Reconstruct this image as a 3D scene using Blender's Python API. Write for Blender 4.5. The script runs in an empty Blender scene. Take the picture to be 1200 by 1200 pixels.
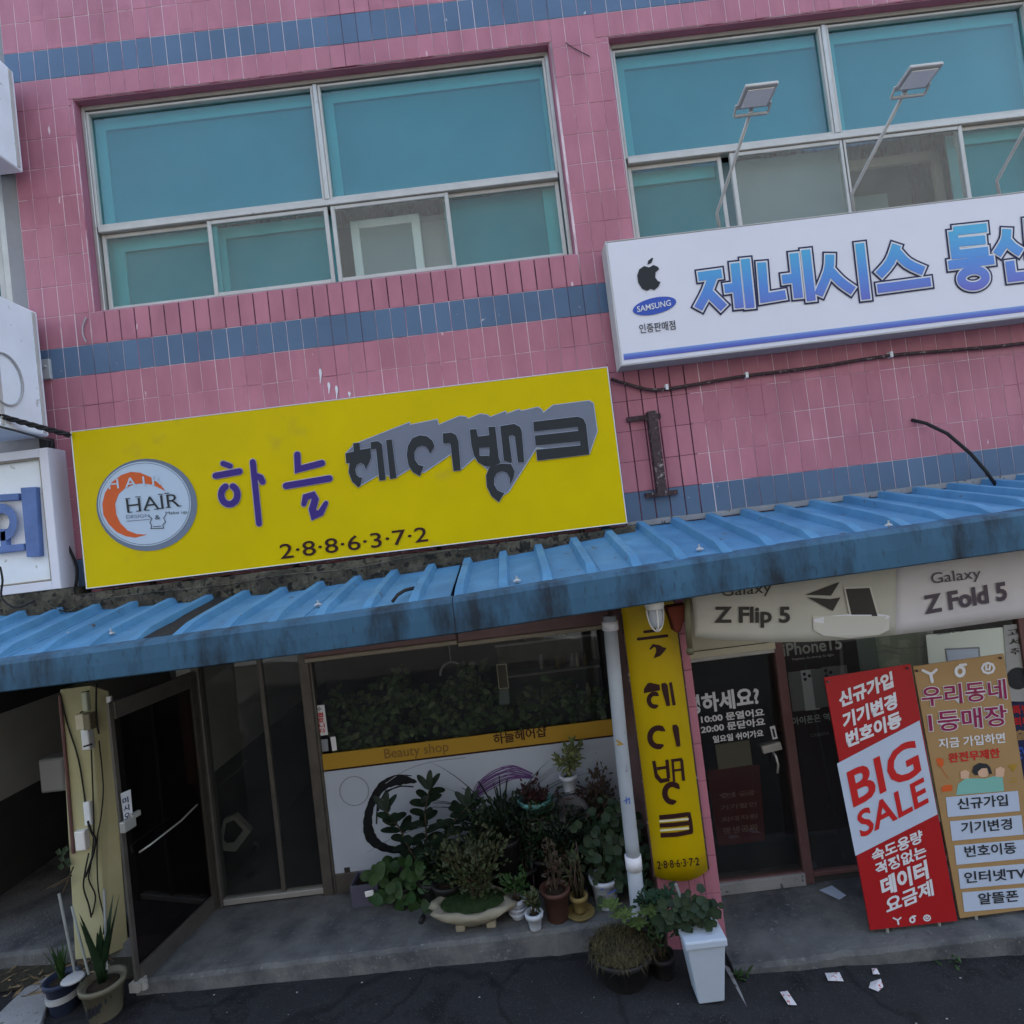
import bpy, math, random
from mathutils import Vector, Matrix, noise
R = math.radians
random.seed(7)
sc = bpy.context.scene
col = sc.collection

# ------------------------------------------------------------------ camera
CAM_Z, CAM_D, FOC = 2.8, 5.0, 700.0           # camera height, distance to the shop wall (Y=0), focal length in photo pixels
YAW, PITCH, ROLL = R(.147), R(1.6), R(6.93)
def _rot():
    cy, sy, cp, sp, cr, sr = math.cos(YAW), math.sin(YAW), math.cos(PITCH), math.sin(PITCH), math.cos(ROLL), math.sin(ROLL)
    Ry = Matrix(((cy, 0, -sy), (0, 1, 0), (sy, 0, cy)))
    Rx = Matrix(((1, 0, 0), (0, cp, sp), (0, -sp, cp)))
    Rz = Matrix(((cr, sr, 0), (-sr, cr, 0), (0, 0, 1)))
    return Rz @ Rx @ Ry
CM = _rot()
def w2b(v): return Vector((v[0], v[2], -v[1]))
CAM = Vector((0, -CAM_D, CAM_Z))
cd = bpy.data.cameras.new('camera'); cam = bpy.data.objects.new('camera', cd); col.objects.link(cam)
_r, _u, _b = w2b(CM[0]), -w2b(CM[1]), -w2b(CM[2])
mw = Matrix((_r, _u, _b)).transposed().to_4x4(); mw.translation = CAM
cam.matrix_world = mw
cd.sensor_width = 36; cd.sensor_fit = 'HORIZONTAL'; cd.lens = 36 * FOC / 1200
cd.clip_start = .05; cd.clip_end = 500
sc.camera = cam

# ------------------------------------------------------------------ sky, sun, exposure
SUN_EL, SUN_AZ = R(52), R(14)                  # the sun stands behind the building: the street side is in shade
w = bpy.data.worlds.new('World'); sc.world = w; w.use_nodes = True
wn = w.node_tree; bg = wn.nodes['Background']
sky = wn.nodes.new('ShaderNodeTexSky'); sky.sky_type = 'NISHITA'; sky.sun_disc = False
sky.sun_elevation = SUN_EL; sky.sun_rotation = SUN_AZ; sky.air_density = 1.0; sky.dust_density = 3.0; sky.ozone_density = 1.0
wn.links.new(sky.outputs[0], bg.inputs[0]); bg.inputs[1].default_value = .12
sl = bpy.data.lights.new('sun', 'SUN'); sl.energy = 2.5; sl.angle = R(.5); sl.color = (1, .95, .88)
so = bpy.data.objects.new('sun', sl); col.objects.link(so)
sdir = Vector((math.sin(SUN_AZ) * math.cos(SUN_EL), math.cos(SUN_AZ) * math.cos(SUN_EL), math.sin(SUN_EL)))
so.rotation_euler = sdir.to_track_quat('Z', 'Y').to_euler(); so.location = (0, 10, 30)
vs = sc.view_settings
sc.display_settings.display_device = 'sRGB'
vs.view_transform = 'Standard'; vs.look = 'None'; vs.exposure = 2.82; vs.gamma = 1; vs.use_curve_mapping = False
vs.use_white_balance = True; vs.white_balance_temperature = 7700; vs.white_balance_tint = 6
sc.cycles.max_bounces = 7; sc.cycles.transparent_max_bounces = 12; sc.cycles.use_denoising = True

# ------------------------------------------------------------------ from a spot in the photograph to a point on a real surface
def ray(px, py):
    v = CM.transposed() @ Vector((px - 600, py - 600, FOC)); return w2b(v)
def P(px, py, Y):
    d = ray(px, py); return CAM + d * ((Y + CAM_D) / d.y)
def G(px, py, z):
    d = ray(px, py); return CAM + d * ((z - CAM_Z) / d.z)
def S(Y): return lambda px, py, e=0: P(px, py, Y - e)
def SP(p0, n):                                 # a tilted plane
    n = Vector(n).normalized()
    def f(px, py, e=0):
        d = ray(px, py); q = p0 + n * e
        return CAM + d * ((q - CAM).dot(n) / d.dot(n))
    return f

# ------------------------------------------------------------------ materials
def mat(name, c, rough=.7, metal=0, var=.0, vs_=3.0, spots=None, bump=0., bs=60., coat=0., spec=.22, c2=None, c2s=2., c2lo=.5, c2hi=.65, trans=0, stretch=None, cell=None, cracks=None):
    m = bpy.data.materials.new(name); m.use_nodes = True; n = m.node_tree.nodes; l = m.node_tree.links
    b = n['Principled BSDF']; b.inputs['Roughness'].default_value = rough; b.inputs['Metallic'].default_value = metal
    b.inputs['Specular IOR Level'].default_value = spec; b.inputs['Coat Weight'].default_value = coat
    if trans: b.inputs['Transmission Weight'].default_value = trans
    tc = n.new('ShaderNodeNewGeometry').outputs['Position']
    if stretch:
        mp = n.new('ShaderNodeMapping'); mp.inputs['Scale'].default_value = stretch; l.new(tc, mp.inputs[0]); tc = mp.outputs[0]
    cur = None
    def noi(s, d=6, r=.6):
        t = n.new('ShaderNodeTexNoise'); t.inputs['Scale'].default_value = s; t.inputs['Detail'].default_value = d; t.inputs['Roughness'].default_value = r
        l.new(tc, t.inputs['Vector']); return t.outputs[0]
    base = n.new('ShaderNodeRGB'); base.outputs[0].default_value = (*c, 1); cur = base.outputs[0]
    if c2:
        rp = n.new('ShaderNodeMapRange'); rp.inputs[1].default_value = c2lo; rp.inputs[2].default_value = c2hi; l.new(noi(c2s, 8, .65), rp.inputs[0])
        mx = n.new('ShaderNodeMix'); mx.data_type = 'RGBA'; l.new(rp.outputs[0], mx.inputs[0]); l.new(cur, mx.inputs[6]); mx.inputs[7].default_value = (*c2, 1); cur = mx.outputs[2]
    if spots:
        sc_, lo, hi, sco = spots
        rp = n.new('ShaderNodeMapRange'); rp.inputs[1].default_value = lo; rp.inputs[2].default_value = hi; l.new(noi(sco, 3, .5), rp.inputs[0])
        mx = n.new('ShaderNodeMix'); mx.data_type = 'RGBA'; l.new(rp.outputs[0], mx.inputs[0]); l.new(cur, mx.inputs[6]); mx.inputs[7].default_value = (*sc_, 1); cur = mx.outputs[2]
    if var:
        rp = n.new('ShaderNodeMapRange'); rp.inputs[1].default_value = .25; rp.inputs[2].default_value = .75; rp.inputs[3].default_value = 1 - var; rp.inputs[4].default_value = 1 + var
        l.new(noi(vs_), rp.inputs[0])
        mx = n.new('ShaderNodeMix'); mx.data_type = 'RGBA'; mx.blend_type = 'MULTIPLY'; mx.inputs[0].default_value = 1
        l.new(cur, mx.inputs[6]); l.new(rp.outputs[0], mx.inputs[7]); cur = mx.outputs[2]
        l.new(rp.outputs[0], n.new('ShaderNodeMath').inputs[0])
    if cell:                                     # every tile of its own firing
        vm = n.new('ShaderNodeVectorMath'); vm.operation = 'SNAP'; vm.inputs[1].default_value = (cell[0], 9, cell[1])
        off_ = n.new('ShaderNodeVectorMath'); off_.operation = 'ADD'; off_.inputs[1].default_value = (cell[2], 50, cell[3]); l.new(n.new('ShaderNodeNewGeometry').outputs['Position'], off_.inputs[0]); l.new(off_.outputs[0], vm.inputs[0])
        wn_ = n.new('ShaderNodeTexWhiteNoise'); l.new(vm.outputs[0], wn_.inputs['Vector'])
        rp = n.new('ShaderNodeMapRange'); rp.inputs[3].default_value = .94; rp.inputs[4].default_value = 1.06; l.new(wn_.outputs[0], rp.inputs[0])
        mx = n.new('ShaderNodeMix'); mx.data_type = 'RGBA'; mx.blend_type = 'MULTIPLY'; mx.inputs[0].default_value = 1; l.new(cur, mx.inputs[6]); l.new(rp.outputs[0], mx.inputs[7]); cur = mx.outputs[2]
    if cracks:
        nz = n.new('ShaderNodeTexNoise'); nz.inputs['Scale'].default_value = 3; nz.inputs['Detail'].default_value = 5; l.new(tc, nz.inputs['Vector'])
        am = n.new('ShaderNodeVectorMath'); am.operation = 'MULTIPLY_ADD'; am.inputs[1].default_value = (.35, .35, 0); l.new(nz.outputs[1], am.inputs[0]); l.new(tc, am.inputs[2])
        vo = n.new('ShaderNodeTexVoronoi'); vo.feature = 'DISTANCE_TO_EDGE'; vo.inputs['Scale'].default_value = cracks; l.new(am.outputs[0], vo.inputs['Vector'])
        rp = n.new('ShaderNodeMapRange'); rp.inputs[1].default_value = .004; rp.inputs[2].default_value = .02; rp.inputs[3].default_value = .6; l.new(vo.outputs[0], rp.inputs[0])
        mx = n.new('ShaderNodeMix'); mx.data_type = 'RGBA'; mx.blend_type = 'MULTIPLY'; mx.inputs[0].default_value = 1; l.new(cur, mx.inputs[6]); l.new(rp.outputs[0], mx.inputs[7]); cur = mx.outputs[2]
    l.new(cur, b.inputs['Base Color'])
    if bump:
        bp = n.new('ShaderNodeBump'); bp.inputs['Strength'].default_value = min(1, bump); bp.inputs['Distance'].default_value = .01 * max(1, bump)
        l.new(noi(bs, 6, .6), bp.inputs['Height']); l.new(bp.outputs[0], b.inputs['Normal'])
    return m
def glass(name, tint, gloss=.12, rough=.02, dirt=0.):
    m = bpy.data.materials.new(name); m.use_nodes = True; n = m.node_tree.nodes; l = m.node_tree.links; n.clear()
    o = n.new('ShaderNodeOutputMaterial'); t = n.new('ShaderNodeBsdfTransparent'); t.inputs[0].default_value = (*tint, 1)
    g = n.new('ShaderNodeBsdfGlossy'); g.inputs['Roughness'].default_value = rough; g.inputs[0].default_value = (.9, .95, 1, 1)
    f = n.new('ShaderNodeFresnel'); f.inputs[0].default_value = 1.5
    geo = n.new('ShaderNodeNewGeometry')
    t2 = n.new('ShaderNodeTexNoise'); t2.inputs['Scale'].default_value = .8; l.new(geo.outputs['Position'], t2.inputs['Vector'])
    bp = n.new('ShaderNodeBump'); bp.inputs['Strength'].default_value = .25; bp.inputs['Distance'].default_value = .02; l.new(t2.outputs[0], bp.inputs['Height']); l.new(bp.outputs[0], g.inputs['Normal'])
    a0 = n.new('ShaderNodeMath'); a0.operation = 'ADD'; l.new(f.outputs[0], a0.inputs[0]); a0.inputs[1].default_value = gloss
    inv = n.new('ShaderNodeMath'); inv.operation = 'SUBTRACT'; inv.inputs[0].default_value = 1; l.new(geo.outputs['Backfacing'], inv.inputs[1])   # reflect at the outer face only
    a = n.new('ShaderNodeMath'); a.operation = 'MULTIPLY'; l.new(a0.outputs[0], a.inputs[0]); l.new(inv.outputs[0], a.inputs[1]); a.use_clamp = True
    mx = n.new('ShaderNodeMixShader'); l.new(a.outputs[0], mx.inputs[0]); l.new(t.outputs[0], mx.inputs[1]); l.new(g.outputs[0], mx.inputs[2])
    last = mx.outputs[0]
    if dirt:
        d = n.new('ShaderNodeBsdfDiffuse'); d.inputs[0].default_value = (.5, .55, .6, 1)
        tn = n.new('ShaderNodeTexNoise'); tn.inputs['Scale'].default_value = 2.5; tn.inputs['Detail'].default_value = 8; l.new(geo.outputs['Position'], tn.inputs['Vector'])
        mr = n.new('ShaderNodeMapRange'); mr.inputs[1].default_value = .35; mr.inputs[2].default_value = .8; mr.inputs[3].default_value = dirt * .3; mr.inputs[4].default_value = dirt; l.new(tn.outputs[0], mr.inputs[0])
        m2 = n.new('ShaderNodeMixShader'); l.new(mr.outputs[0], m2.inputs[0]); l.new(last, m2.inputs[1]); l.new(d.outputs[0], m2.inputs[2]); last = m2.outputs[0]
    l.new(last, o.inputs[0]); return m
M = {}
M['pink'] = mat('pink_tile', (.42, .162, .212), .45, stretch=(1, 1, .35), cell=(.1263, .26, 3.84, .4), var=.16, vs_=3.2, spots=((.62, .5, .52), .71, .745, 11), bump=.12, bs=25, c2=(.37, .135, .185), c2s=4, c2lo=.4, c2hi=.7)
M['blue'] = mat('blue_tile', (.082, .140, .230), .5, cell=(.1263, 5, 3.84, 0), var=.14, vs_=1.6, spots=((.5, .5, .55), .71, .745, 11), bump=.12, bs=25)
M['grout'] = mat('grout', (.40, .15, .21), .9, spots=((.10, .04, .06), .54, .60, .8), c2=(.66, .54, .58), c2s=3.5, c2lo=.38, c2hi=.50, var=.2, vs_=20, stretch=(1, 1, .35))
M['groutd'] = mat('dark_joint', (.06, .022, .035), .9, c2=(.16, .06, .09), c2s=3, c2lo=.45, c2hi=.6)
M['pinkpaint'] = mat('pink_paint', (.34, .13, .19), .6, var=.15, vs_=2, bump=.2, bs=30)
M['alu'] = mat('aluminium', (.43, .42, .40), .38, .5, var=.10, vs_=8, spots=((.25, .24, .22), .66, .8, 14))
M['aluw'] = mat('grey_white_aluminium', (.46, .455, .445), .5, .1, var=.12, vs_=6)
M['beige'] = mat('beige_frame', (.30, .265, .21), .5, var=.1, vs_=5)
M['bronze'] = mat('bronze_aluminium', (.085, .075, .065), .42, .55, var=.2, vs_=9)
M['bronzel'] = mat('worn_bronze_aluminium', (.11, .10, .092), .45, .5, var=.2, vs_=9)
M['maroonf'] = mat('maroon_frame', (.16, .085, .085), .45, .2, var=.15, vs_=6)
M['housing'] = mat('faded_brown_pink_steel', (.20, .12, .125), .5, var=.2, vs_=4)
M['black'] = mat('black', (.012, .012, .014), .5)
M['rubber'] = mat('black_rubber', (.02, .02, .022), .7, var=.2, vs_=40)
M['white'] = mat('white_plastic', (.75, .76, .78), .4, var=.05, vs_=5)
M['cream'] = mat('cream_plastic', (.62, .58, .45), .5, var=.08, vs_=5)
M['whiteb'] = mat('white_sign_board', (.66, .66, .74), .45, var=.03, vs_=2)
M['whitebox'] = mat('white_metal_box', (.74, .79, .86), .5, var=.08, vs_=3, spots=((.3, .28, .26), .68, .78, 12))
M['yellow'] = mat('yellow_sign_film', (.60, .455, .001), .5, spec=.16, var=.07, vs_=1.1, bump=.5, bs=1.6, spots=((.40, .30, .03), .64, .80, 2.3), c2=(.55, .41, .002), c2s=1.2, c2lo=.35, c2hi=.7)
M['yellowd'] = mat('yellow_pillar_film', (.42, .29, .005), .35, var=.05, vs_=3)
M['purple'] = mat('purple_letter', (.04, .022, .18), .5)
M['purplel'] = mat('pale_lilac_outline', (.42, .38, .42), .5)
M['ink'] = mat('dark_letter', (.022, .026, .032), .5)
M['inkb'] = mat('brown_black_letter', (.03, .008, .008), .5)
M['shade'] = mat('grey_letter_side', (.155, .175, .23), .5, var=.05, vs_=4)
M['shadel'] = mat('pale_letter_outline', (.34, .40, .52), .5)
M['orange'] = mat('orange_print', (.58, .10, .025), .5)
M['logow'] = mat('pale_blue_print', (.42, .52, .64), .5)
M['logog'] = mat('grey_blue_print', (.14, .18, .25), .5)
M['inkdeep'] = mat('deep_black_print', (.006, .007, .010), .5)
M['navy'] = mat('navy_print', (.02, .025, .08), .4)
M['blueprint'] = mat('blue_print', (.035, .09, .42), .4)
M['bluel'] = mat('blue_letter_paint', (.10, .17, .38), .6, var=.2, vs_=8)
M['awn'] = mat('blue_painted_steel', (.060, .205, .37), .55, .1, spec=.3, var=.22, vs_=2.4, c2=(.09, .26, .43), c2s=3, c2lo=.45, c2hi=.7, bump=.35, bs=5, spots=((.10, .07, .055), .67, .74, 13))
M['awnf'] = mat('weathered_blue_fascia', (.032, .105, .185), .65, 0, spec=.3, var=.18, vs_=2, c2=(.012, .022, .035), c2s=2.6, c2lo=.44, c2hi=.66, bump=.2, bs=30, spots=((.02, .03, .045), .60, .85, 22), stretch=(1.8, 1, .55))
M['awnu'] = mat('dark_underside', (.04, .035, .06), .8)
M['conc'] = mat('concrete', (.135, .138, .142), .88, spec=.25, var=.25, vs_=2.6, c2=(.055, .059, .068), c2s=2.8, c2lo=.42, c2hi=.66, bump=.9, bs=45, spots=((.17, .175, .18), .62, .72, 34))
M['concl'] = mat('pale_concrete', (.26, .265, .28), .9, var=.2, vs_=4, bump=.5, bs=60, spots=((.08, .08, .08), .62, .7, 22))
M['stone'] = mat('dirty_cement_ledge', (.055, .05, .04), .95, var=.4, vs_=9, bump=1, bs=30, c2=(.11, .10, .075), c2s=7, c2lo=.45, c2hi=.6, spots=((.02, .02, .018), .55, .62, 18))
M['road'] = mat('asphalt', (.022, .023, .027), .92, cracks=.8, spec=.25, var=.35, vs_=1.6, c2=(.007, .007, .009), c2s=1.6, c2lo=.52, c2hi=.62, bump=.6, bs=160, spots=((.05, .052, .055), .60, .68, 90))
M['dirt'] = mat('dirt', (.045, .04, .03), 1, var=.4, vs_=20, bump=1, bs=60)
M['soil'] = mat('potting_soil', (.025, .018, .012), 1, var=.4, vs_=60, bump=1, bs=120)
M['post'] = mat('yellow_post_paint', (.42, .405, .25), .6, var=.14, vs_=2.2, c2=(.40, .37, .22), c2s=3, c2lo=.45, c2hi=.7, bump=.15, bs=25)
M['rust'] = mat('rusty_steel', (.075, .05, .055), .8, .3, var=.4, vs_=25, bump=.6, bs=60, spots=((.30, .27, .26), .6, .68, 30))
M['pipe'] = mat('grey_pipe', (.33, .365, .42), .45, var=.1, vs_=5, spots=((.2, .18, .2), .68, .8, 16))
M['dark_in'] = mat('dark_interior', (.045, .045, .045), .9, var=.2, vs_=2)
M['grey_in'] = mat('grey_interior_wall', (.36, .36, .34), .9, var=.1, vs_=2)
M['film'] = mat('teal_film_board', (.125, .30, .325), .6, var=.14, vs_=.9)
M['filml'] = mat('pale_inner_frame', (.40, .50, .49), .5, var=.05, vs_=2)
M['darkback'] = mat('grey_brown_room', (.13, .125, .12), .8, var=.1, vs_=2)
M['greyblind'] = mat('grey_green_board', (.20, .255, .275), .6, var=.05, vs_=1.5)
M['teal'] = glass('teal_window_glass', (.50, .84, .86), .02, dirt=.035)
M['clearg'] = glass('clear_window_glass', (.85, .9, .88), .04, dirt=.03)
M['darkg'] = glass('dark_shop_glass', (.80, .81, .78), .01, dirt=.02)
M['shopw'] = mat('white_shop_panel', (.36, .41, .50), .35, var=.06, vs_=2)
M['stripy'] = mat('mustard_strip', (.36, .21, .03), .45, var=.06, vs_=2)
M['greyprint'] = mat('grey_print', (.22, .24, .28), .5)
M['brownprint'] = mat('brown_print', (.17, .095, .03), .5)
M['redprint'] = mat('red_print', (.50, .018, .02), .4)
M['redbg'] = mat('red_banner_sheet', (.36, .014, .018), .35, var=.06, vs_=3)
M['gold'] = mat('gold_banner_sheet', (.35, .215, .10), .4, var=.06, vs_=3)
M['maroonp'] = mat('maroon_print', (.24, .012, .07), .4)
M['printw'] = mat('white_print', (.62, .63, .68), .4)
M['printb'] = mat('pale_blue_sheet', (.43, .50, .64), .4, var=.03, vs_=3)
M['bannerg'] = mat('warm_grey_banner_cloth', (.42, .41, .37), .7, var=.08, vs_=3, stretch=(1, 1, .3))
M['bannerp'] = mat('pale_pinkish_banner_cloth', (.50, .48, .50), .7, var=.08, vs_=3, stretch=(1, 1, .3))
M['bannerl'] = mat('pale_pedestal_print', (.50, .49, .45), .5)
M['inkgrey'] = mat('charcoal_print', (.035, .032, .03), .5)
M['inkplum'] = mat('plum_charcoal_print', (.07, .055, .075), .5)
M['poster'] = mat('dark_poster', (.055, .05, .065), .35)
M['phone1'] = mat('phone_grey_print', (.26, .265, .31), .4)
M['phone2'] = mat('phone_silver_print', (.68, .70, .80), .4)
M['mintp'] = mat('pale_mint_poster', (.68, .74, .70), .4)
M['greyp'] = mat('grey_poster', (.36, .37, .39), .4)
M['gsheet'] = mat('green_grey_sheet', (.23, .27, .29), .4, var=.1, vs_=4)
M['skinp'] = mat('peach_print', (.60, .38, .27), .5)
M['tealp'] = mat('mint_print', (.17, .42, .38), .5)
M['potw'] = mat('white_glazed_pot', (.45, .49, .57), .3, var=.04, vs_=8)
M['potbr'] = mat('brown_plastic_pot', (.075, .036, .028), .5, var=.1, vs_=8)
M['pott'] = mat('turquoise_bowl', (.09, .25, .25), .35)
M['poty'] = mat('yellow_clay_pot', (.20, .15, .06), .6, var=.1, vs_=8)
M['potk'] = mat('black_plastic_pot', (.02, .02, .022), .5)
M['potn'] = mat('navy_pot', (.025, .035, .07), .4)
M['potp'] = mat('grey_violet_planter', (.075, .075, .11), .5)
M['potc'] = mat('cream_rock_bowl', (.27, .245, .19), .8, var=.2, vs_=9, bump=.6, bs=20)
M['pots'] = mat('striped_pot', (.13, .12, .09), .5, var=.1, vs_=8)
M['planter'] = mat('white_planter', (.42, .49, .60), .4, var=.04, vs_=4, spots=((.2, .2, .2), .72, .76, 20))
def leafm(n, a, b, r=.45, t=.15): 
    m = mat(n, a, r, c2=b, c2s=9, c2lo=.4, c2hi=.62, var=.25, vs_=25, spec=.2)
    return m
M['lf_d'] = leafm('dark_green_leaf', (0.0094, 0.0230, 0.0101), (0.0158, 0.0338, 0.0144))
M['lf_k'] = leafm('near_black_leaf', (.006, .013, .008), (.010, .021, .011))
M['lf_m'] = leafm('mid_green_leaf', (0.0158, 0.0439, 0.0130), (0.0259, 0.0619, 0.0180))
M['lf_b'] = leafm('blue_green_leaf', (0.0101, 0.0338, 0.0180), (0.0209, 0.0518, 0.0288))
M['lf_l'] = leafm('light_green_leaf', (0.0560, 0.0930, 0.0280), (0.0930, 0.1300, 0.0430))
M['lf_v'] = leafm('variegated_leaf', (0.0620, 0.0930, 0.0310), (0.1610, 0.1740, 0.0810))
M['lf_r'] = leafm('dark_red_leaf', (0.0310, 0.0110, 0.0140), (0.0560, 0.0190, 0.0190))
M['lf_p'] = leafm('brown_red_leaf', (0.0620, 0.0310, 0.0310), (0.0370, 0.0430, 0.0190))
M['lf_o'] = leafm('olive_leaf', (0.0310, 0.0439, 0.0180), (0.0518, 0.0569, 0.0259))
M['stem'] = mat('brown_stem', (.06, .045, .03), .8, var=.2, vs_=20)
M['stemg'] = mat('green_stem', (.05, .08, .03), .6)
M['straw'] = mat('dry_straw', (.085, .07, .035), .8, c2=(.05, .045, .025), c2s=12, c2lo=.4, c2hi=.6, var=.3, vs_=30)
M['moss'] = mat('moss', (.018, .038, .012), .9, var=.4, vs_=30)
M['stake'] = mat('pale_stake', (.26, .28, .28), .5, var=.1, vs_=20)
M['paper'] = mat('litter_paper', (.58, .58, .62), .6, spots=((.5, .1, .1), .6, .62, 60))
M['dryleaf'] = mat('dry_leaf', (.20, .14, .08), .8, var=.3, vs_=40)

# gradient print of the big phone-shop letters (turquoise at the top, violet blue at the foot)
def gradmat(name, z0, z1, top, midc, bot):
    m = bpy.data.materials.new(name); m.use_nodes = True; n = m.node_tree.nodes; l = m.node_tree.links; b = n['Principled BSDF']; b.inputs['Roughness'].default_value = .4
    tc = n.new('ShaderNodeNewGeometry'); sp = n.new('ShaderNodeSeparateXYZ'); l.new(tc.outputs['Position'], sp.inputs[0])
    mr = n.new('ShaderNodeMapRange'); mr.inputs[1].default_value = z0; mr.inputs[2].default_value = z1; l.new(sp.outputs[2], mr.inputs[0])
    cr = n.new('ShaderNodeValToRGB'); e = cr.color_ramp.elements; e[0].position = 0; e[0].color = (*bot, 1); e[1].position = 1; e[1].color = (*top, 1)
    k = cr.color_ramp.elements.new(.5); k.color = (*midc, 1); l.new(mr.outputs[0], cr.inputs[0]); l.new(cr.outputs[0], b.inputs['Base Color']); return m

# ------------------------------------------------------------------ mesh builder and scene graph
POS = {}
class MB:
    def __init__(s): s.v = []; s.f = []; s.mi = []
    def add(s, vs_, fs, mi=0):
        o = len(s.v); s.v += [tuple(v) for v in vs_]; s.f += [tuple(o + i for i in f) for f in fs]; s.mi += [mi] * len(fs)
    def box(s, x0, x1, y0, y1, z0, z1, mi=0):
        s.add([(x0, y0, z0), (x1, y0, z0), (x1, y1, z0), (x0, y1, z0), (x0, y0, z1), (x1, y0, z1), (x1, y1, z1), (x0, y1, z1)],
              [(0, 3, 2, 1), (4, 5, 6, 7), (0, 1, 5, 4), (1, 2, 6, 5), (2, 3, 7, 6), (3, 0, 4, 7)], mi)
    def cbox(s, x0, x1, y0, y1, z0, z1, c=.006, mi=0):      # box with its four front edges (facing -Y) chamfered
        s.add([(x0, y1, z0), (x1, y1, z0), (x1, y1, z1), (x0, y1, z1), (x0, y0 + c, z0), (x1, y0 + c, z0), (x1, y0 + c, z1), (x0, y0 + c, z1),
               (x0 + c, y0, z0 + c), (x1 - c, y0, z0 + c), (x1 - c, y0, z1 - c), (x0 + c, y0, z1 - c)],
              [(0, 3, 2, 1), (8, 9, 10, 11), (4, 5, 9, 8), (5, 6, 10, 9), (6, 7, 11, 10), (7, 4, 8, 11), (0, 1, 5, 4), (1, 2, 6, 5), (2, 3, 7, 6), (3, 0, 4, 7)], mi)
    def obox(s, c, ax, ay, az, mi=0):
        c, ax, ay, az = Vector(c), Vector(ax), Vector(ay), Vector(az)
        vv = [c + i * ax + j * ay + k * az for k in (-1, 1) for (i, j) in ((-1, -1), (1, -1), (1, 1), (-1, 1))]
        s.add(vv, [(0, 3, 2, 1), (4, 5, 6, 7), (0, 1, 5, 4), (1, 2, 6, 5), (2, 3, 7, 6), (3, 0, 4, 7)], mi)
    def bar(s, a, b, w_, t=None, up=(0, 0, 1), mi=0):
        a, b = Vector(a), Vector(b); d = (b - a); L = d.length; d.normalize(); t = t or w_
        u = Vector(up); r = d.cross(u); r = r.normalized() if r.length > 1e-4 else Vector((1, 0, 0)); u = r.cross(d)
        s.obox((a + b) / 2, d * L / 2, r * w_ / 2, u * t / 2, mi)
    def tube(s, pts, r, n=8, mi=0, cap=True):
        pts = [Vector(p) for p in pts]; rs = r if isinstance(r, (list, tuple)) else [r] * len(pts)
        o = len(s.v); prev = None
        for i, p in enumerate(pts):
            d = (pts[min(i + 1, len(pts) - 1)] - pts[max(i - 1, 0)]); d = d.normalized() if d.length > 1e-7 else Vector((0, 0, 1))
            a = prev if prev is not None else (Vector((0, 0, 1)) if abs(d.z) < .9 else Vector((1, 0, 0)))
            x = (a - d * a.dot(d)); x = x.normalized() if x.length > 1e-5 else d.orthogonal().normalized(); y = d.cross(x); prev = x
            for k in range(n):
                t = 2 * math.pi * k / n; s.v.append(tuple(p + (x * math.cos(t) + y * math.sin(t)) * rs[i]))
        for i in range(len(pts) - 1):
            for k in range(n):
                s.f.append((o + i * n + k, o + i * n + (k + 1) % n, o + (i + 1) * n + (k + 1) % n, o + (i + 1) * n + k)); s.mi.append(mi)
        if cap:
            s.f.append(tuple(o + k for k in range(n))[::-1]); s.mi.append(mi)
            s.f.append(tuple(o + (len(pts) - 1) * n + k for k in range(n))); s.mi.append(mi)
    def lathe(s, prof, c, n=24, mi=0, fx=None, sx=1, sy=1):
        c = Vector(c); o = len(s.v)
        for j, (r, z) in enumerate(prof):
            for k in range(n):
                t = 2 * math.pi * k / n; q = fx(t, j) if fx else 1
                s.v.append((c.x + r * q * sx * math.cos(t), c.y + r * q * sy * math.sin(t), c.z + z))
        for j in range(len(prof) - 1):
            for k in range(n):
                s.f.append((o + j * n + k, o + j * n + (k + 1) % n, o + (j + 1) * n + (k + 1) % n, o + (j + 1) * n + k)); s.mi.append(mi)
        s.f.append(tuple(o + k for k in range(n))[::-1]); s.mi.append(mi)
        s.f.append(tuple(o + (len(prof) - 1) * n + k for k in range(n))); s.mi.append(mi)
    def prism(s, front, ex, mi=0):
        front = [Vector(p) for p in front]; n = len(front); ex = Vector(ex)
        s.add(front + [p + ex for p in front], [tuple(range(n)), tuple(range(2 * n - 1, n - 1, -1))] + [(i, n + i, n + (i + 1) % n, (i + 1) % n) for i in range(n)], mi)
    def build(s, name, m, parent=None, smooth=False, bevel=0, **props):
        vv = s.v
        c = Vector([(min(v[i] for v in vv) + max(v[i] for v in vv)) / 2 for i in range(3)])
        me = bpy.data.meshes.new(name); me.from_pydata([(v[0] - c.x, v[1] - c.y, v[2] - c.z) for v in vv], [], s.f)
        ms = m if isinstance(m, (list, tuple)) else [m]
        for q in ms: me.materials.append(M[q] if isinstance(q, str) else q)
        if len(ms) > 1: me.polygons.foreach_set('material_index', s.mi)
        if smooth: me.polygons.foreach_set('use_smooth', [True] * len(me.polygons))
        me.update()
        o = bpy.data.objects.new(name, me); place(o, c, parent)
        if bevel:
            b = o.modifiers.new('bevel', 'BEVEL'); b.width = bevel; b.segments = 2; b.limit_method = 'ANGLE'
        for k, v in props.items(): o[k] = v
        return o
def place(o, c, parent):
    col.objects.link(o); POS[o] = Vector(c)
    if parent is not None: o.parent = parent; o.location = Vector(c) - POS[parent]
    else: o.location = c
def tag(o, label=None, cat=None, group=None, kind=None):
    if label: o['label'] = label
    if cat: o['category'] = cat
    if group: o['group'] = group
    if kind: o['kind'] = kind
    return o
def thing(name, loc, label, cat, group=None):
    o = bpy.data.objects.new(name, None); o.empty_display_size = .1; place(o, Vector(loc), None); return tag(o, label, cat, group)

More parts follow.
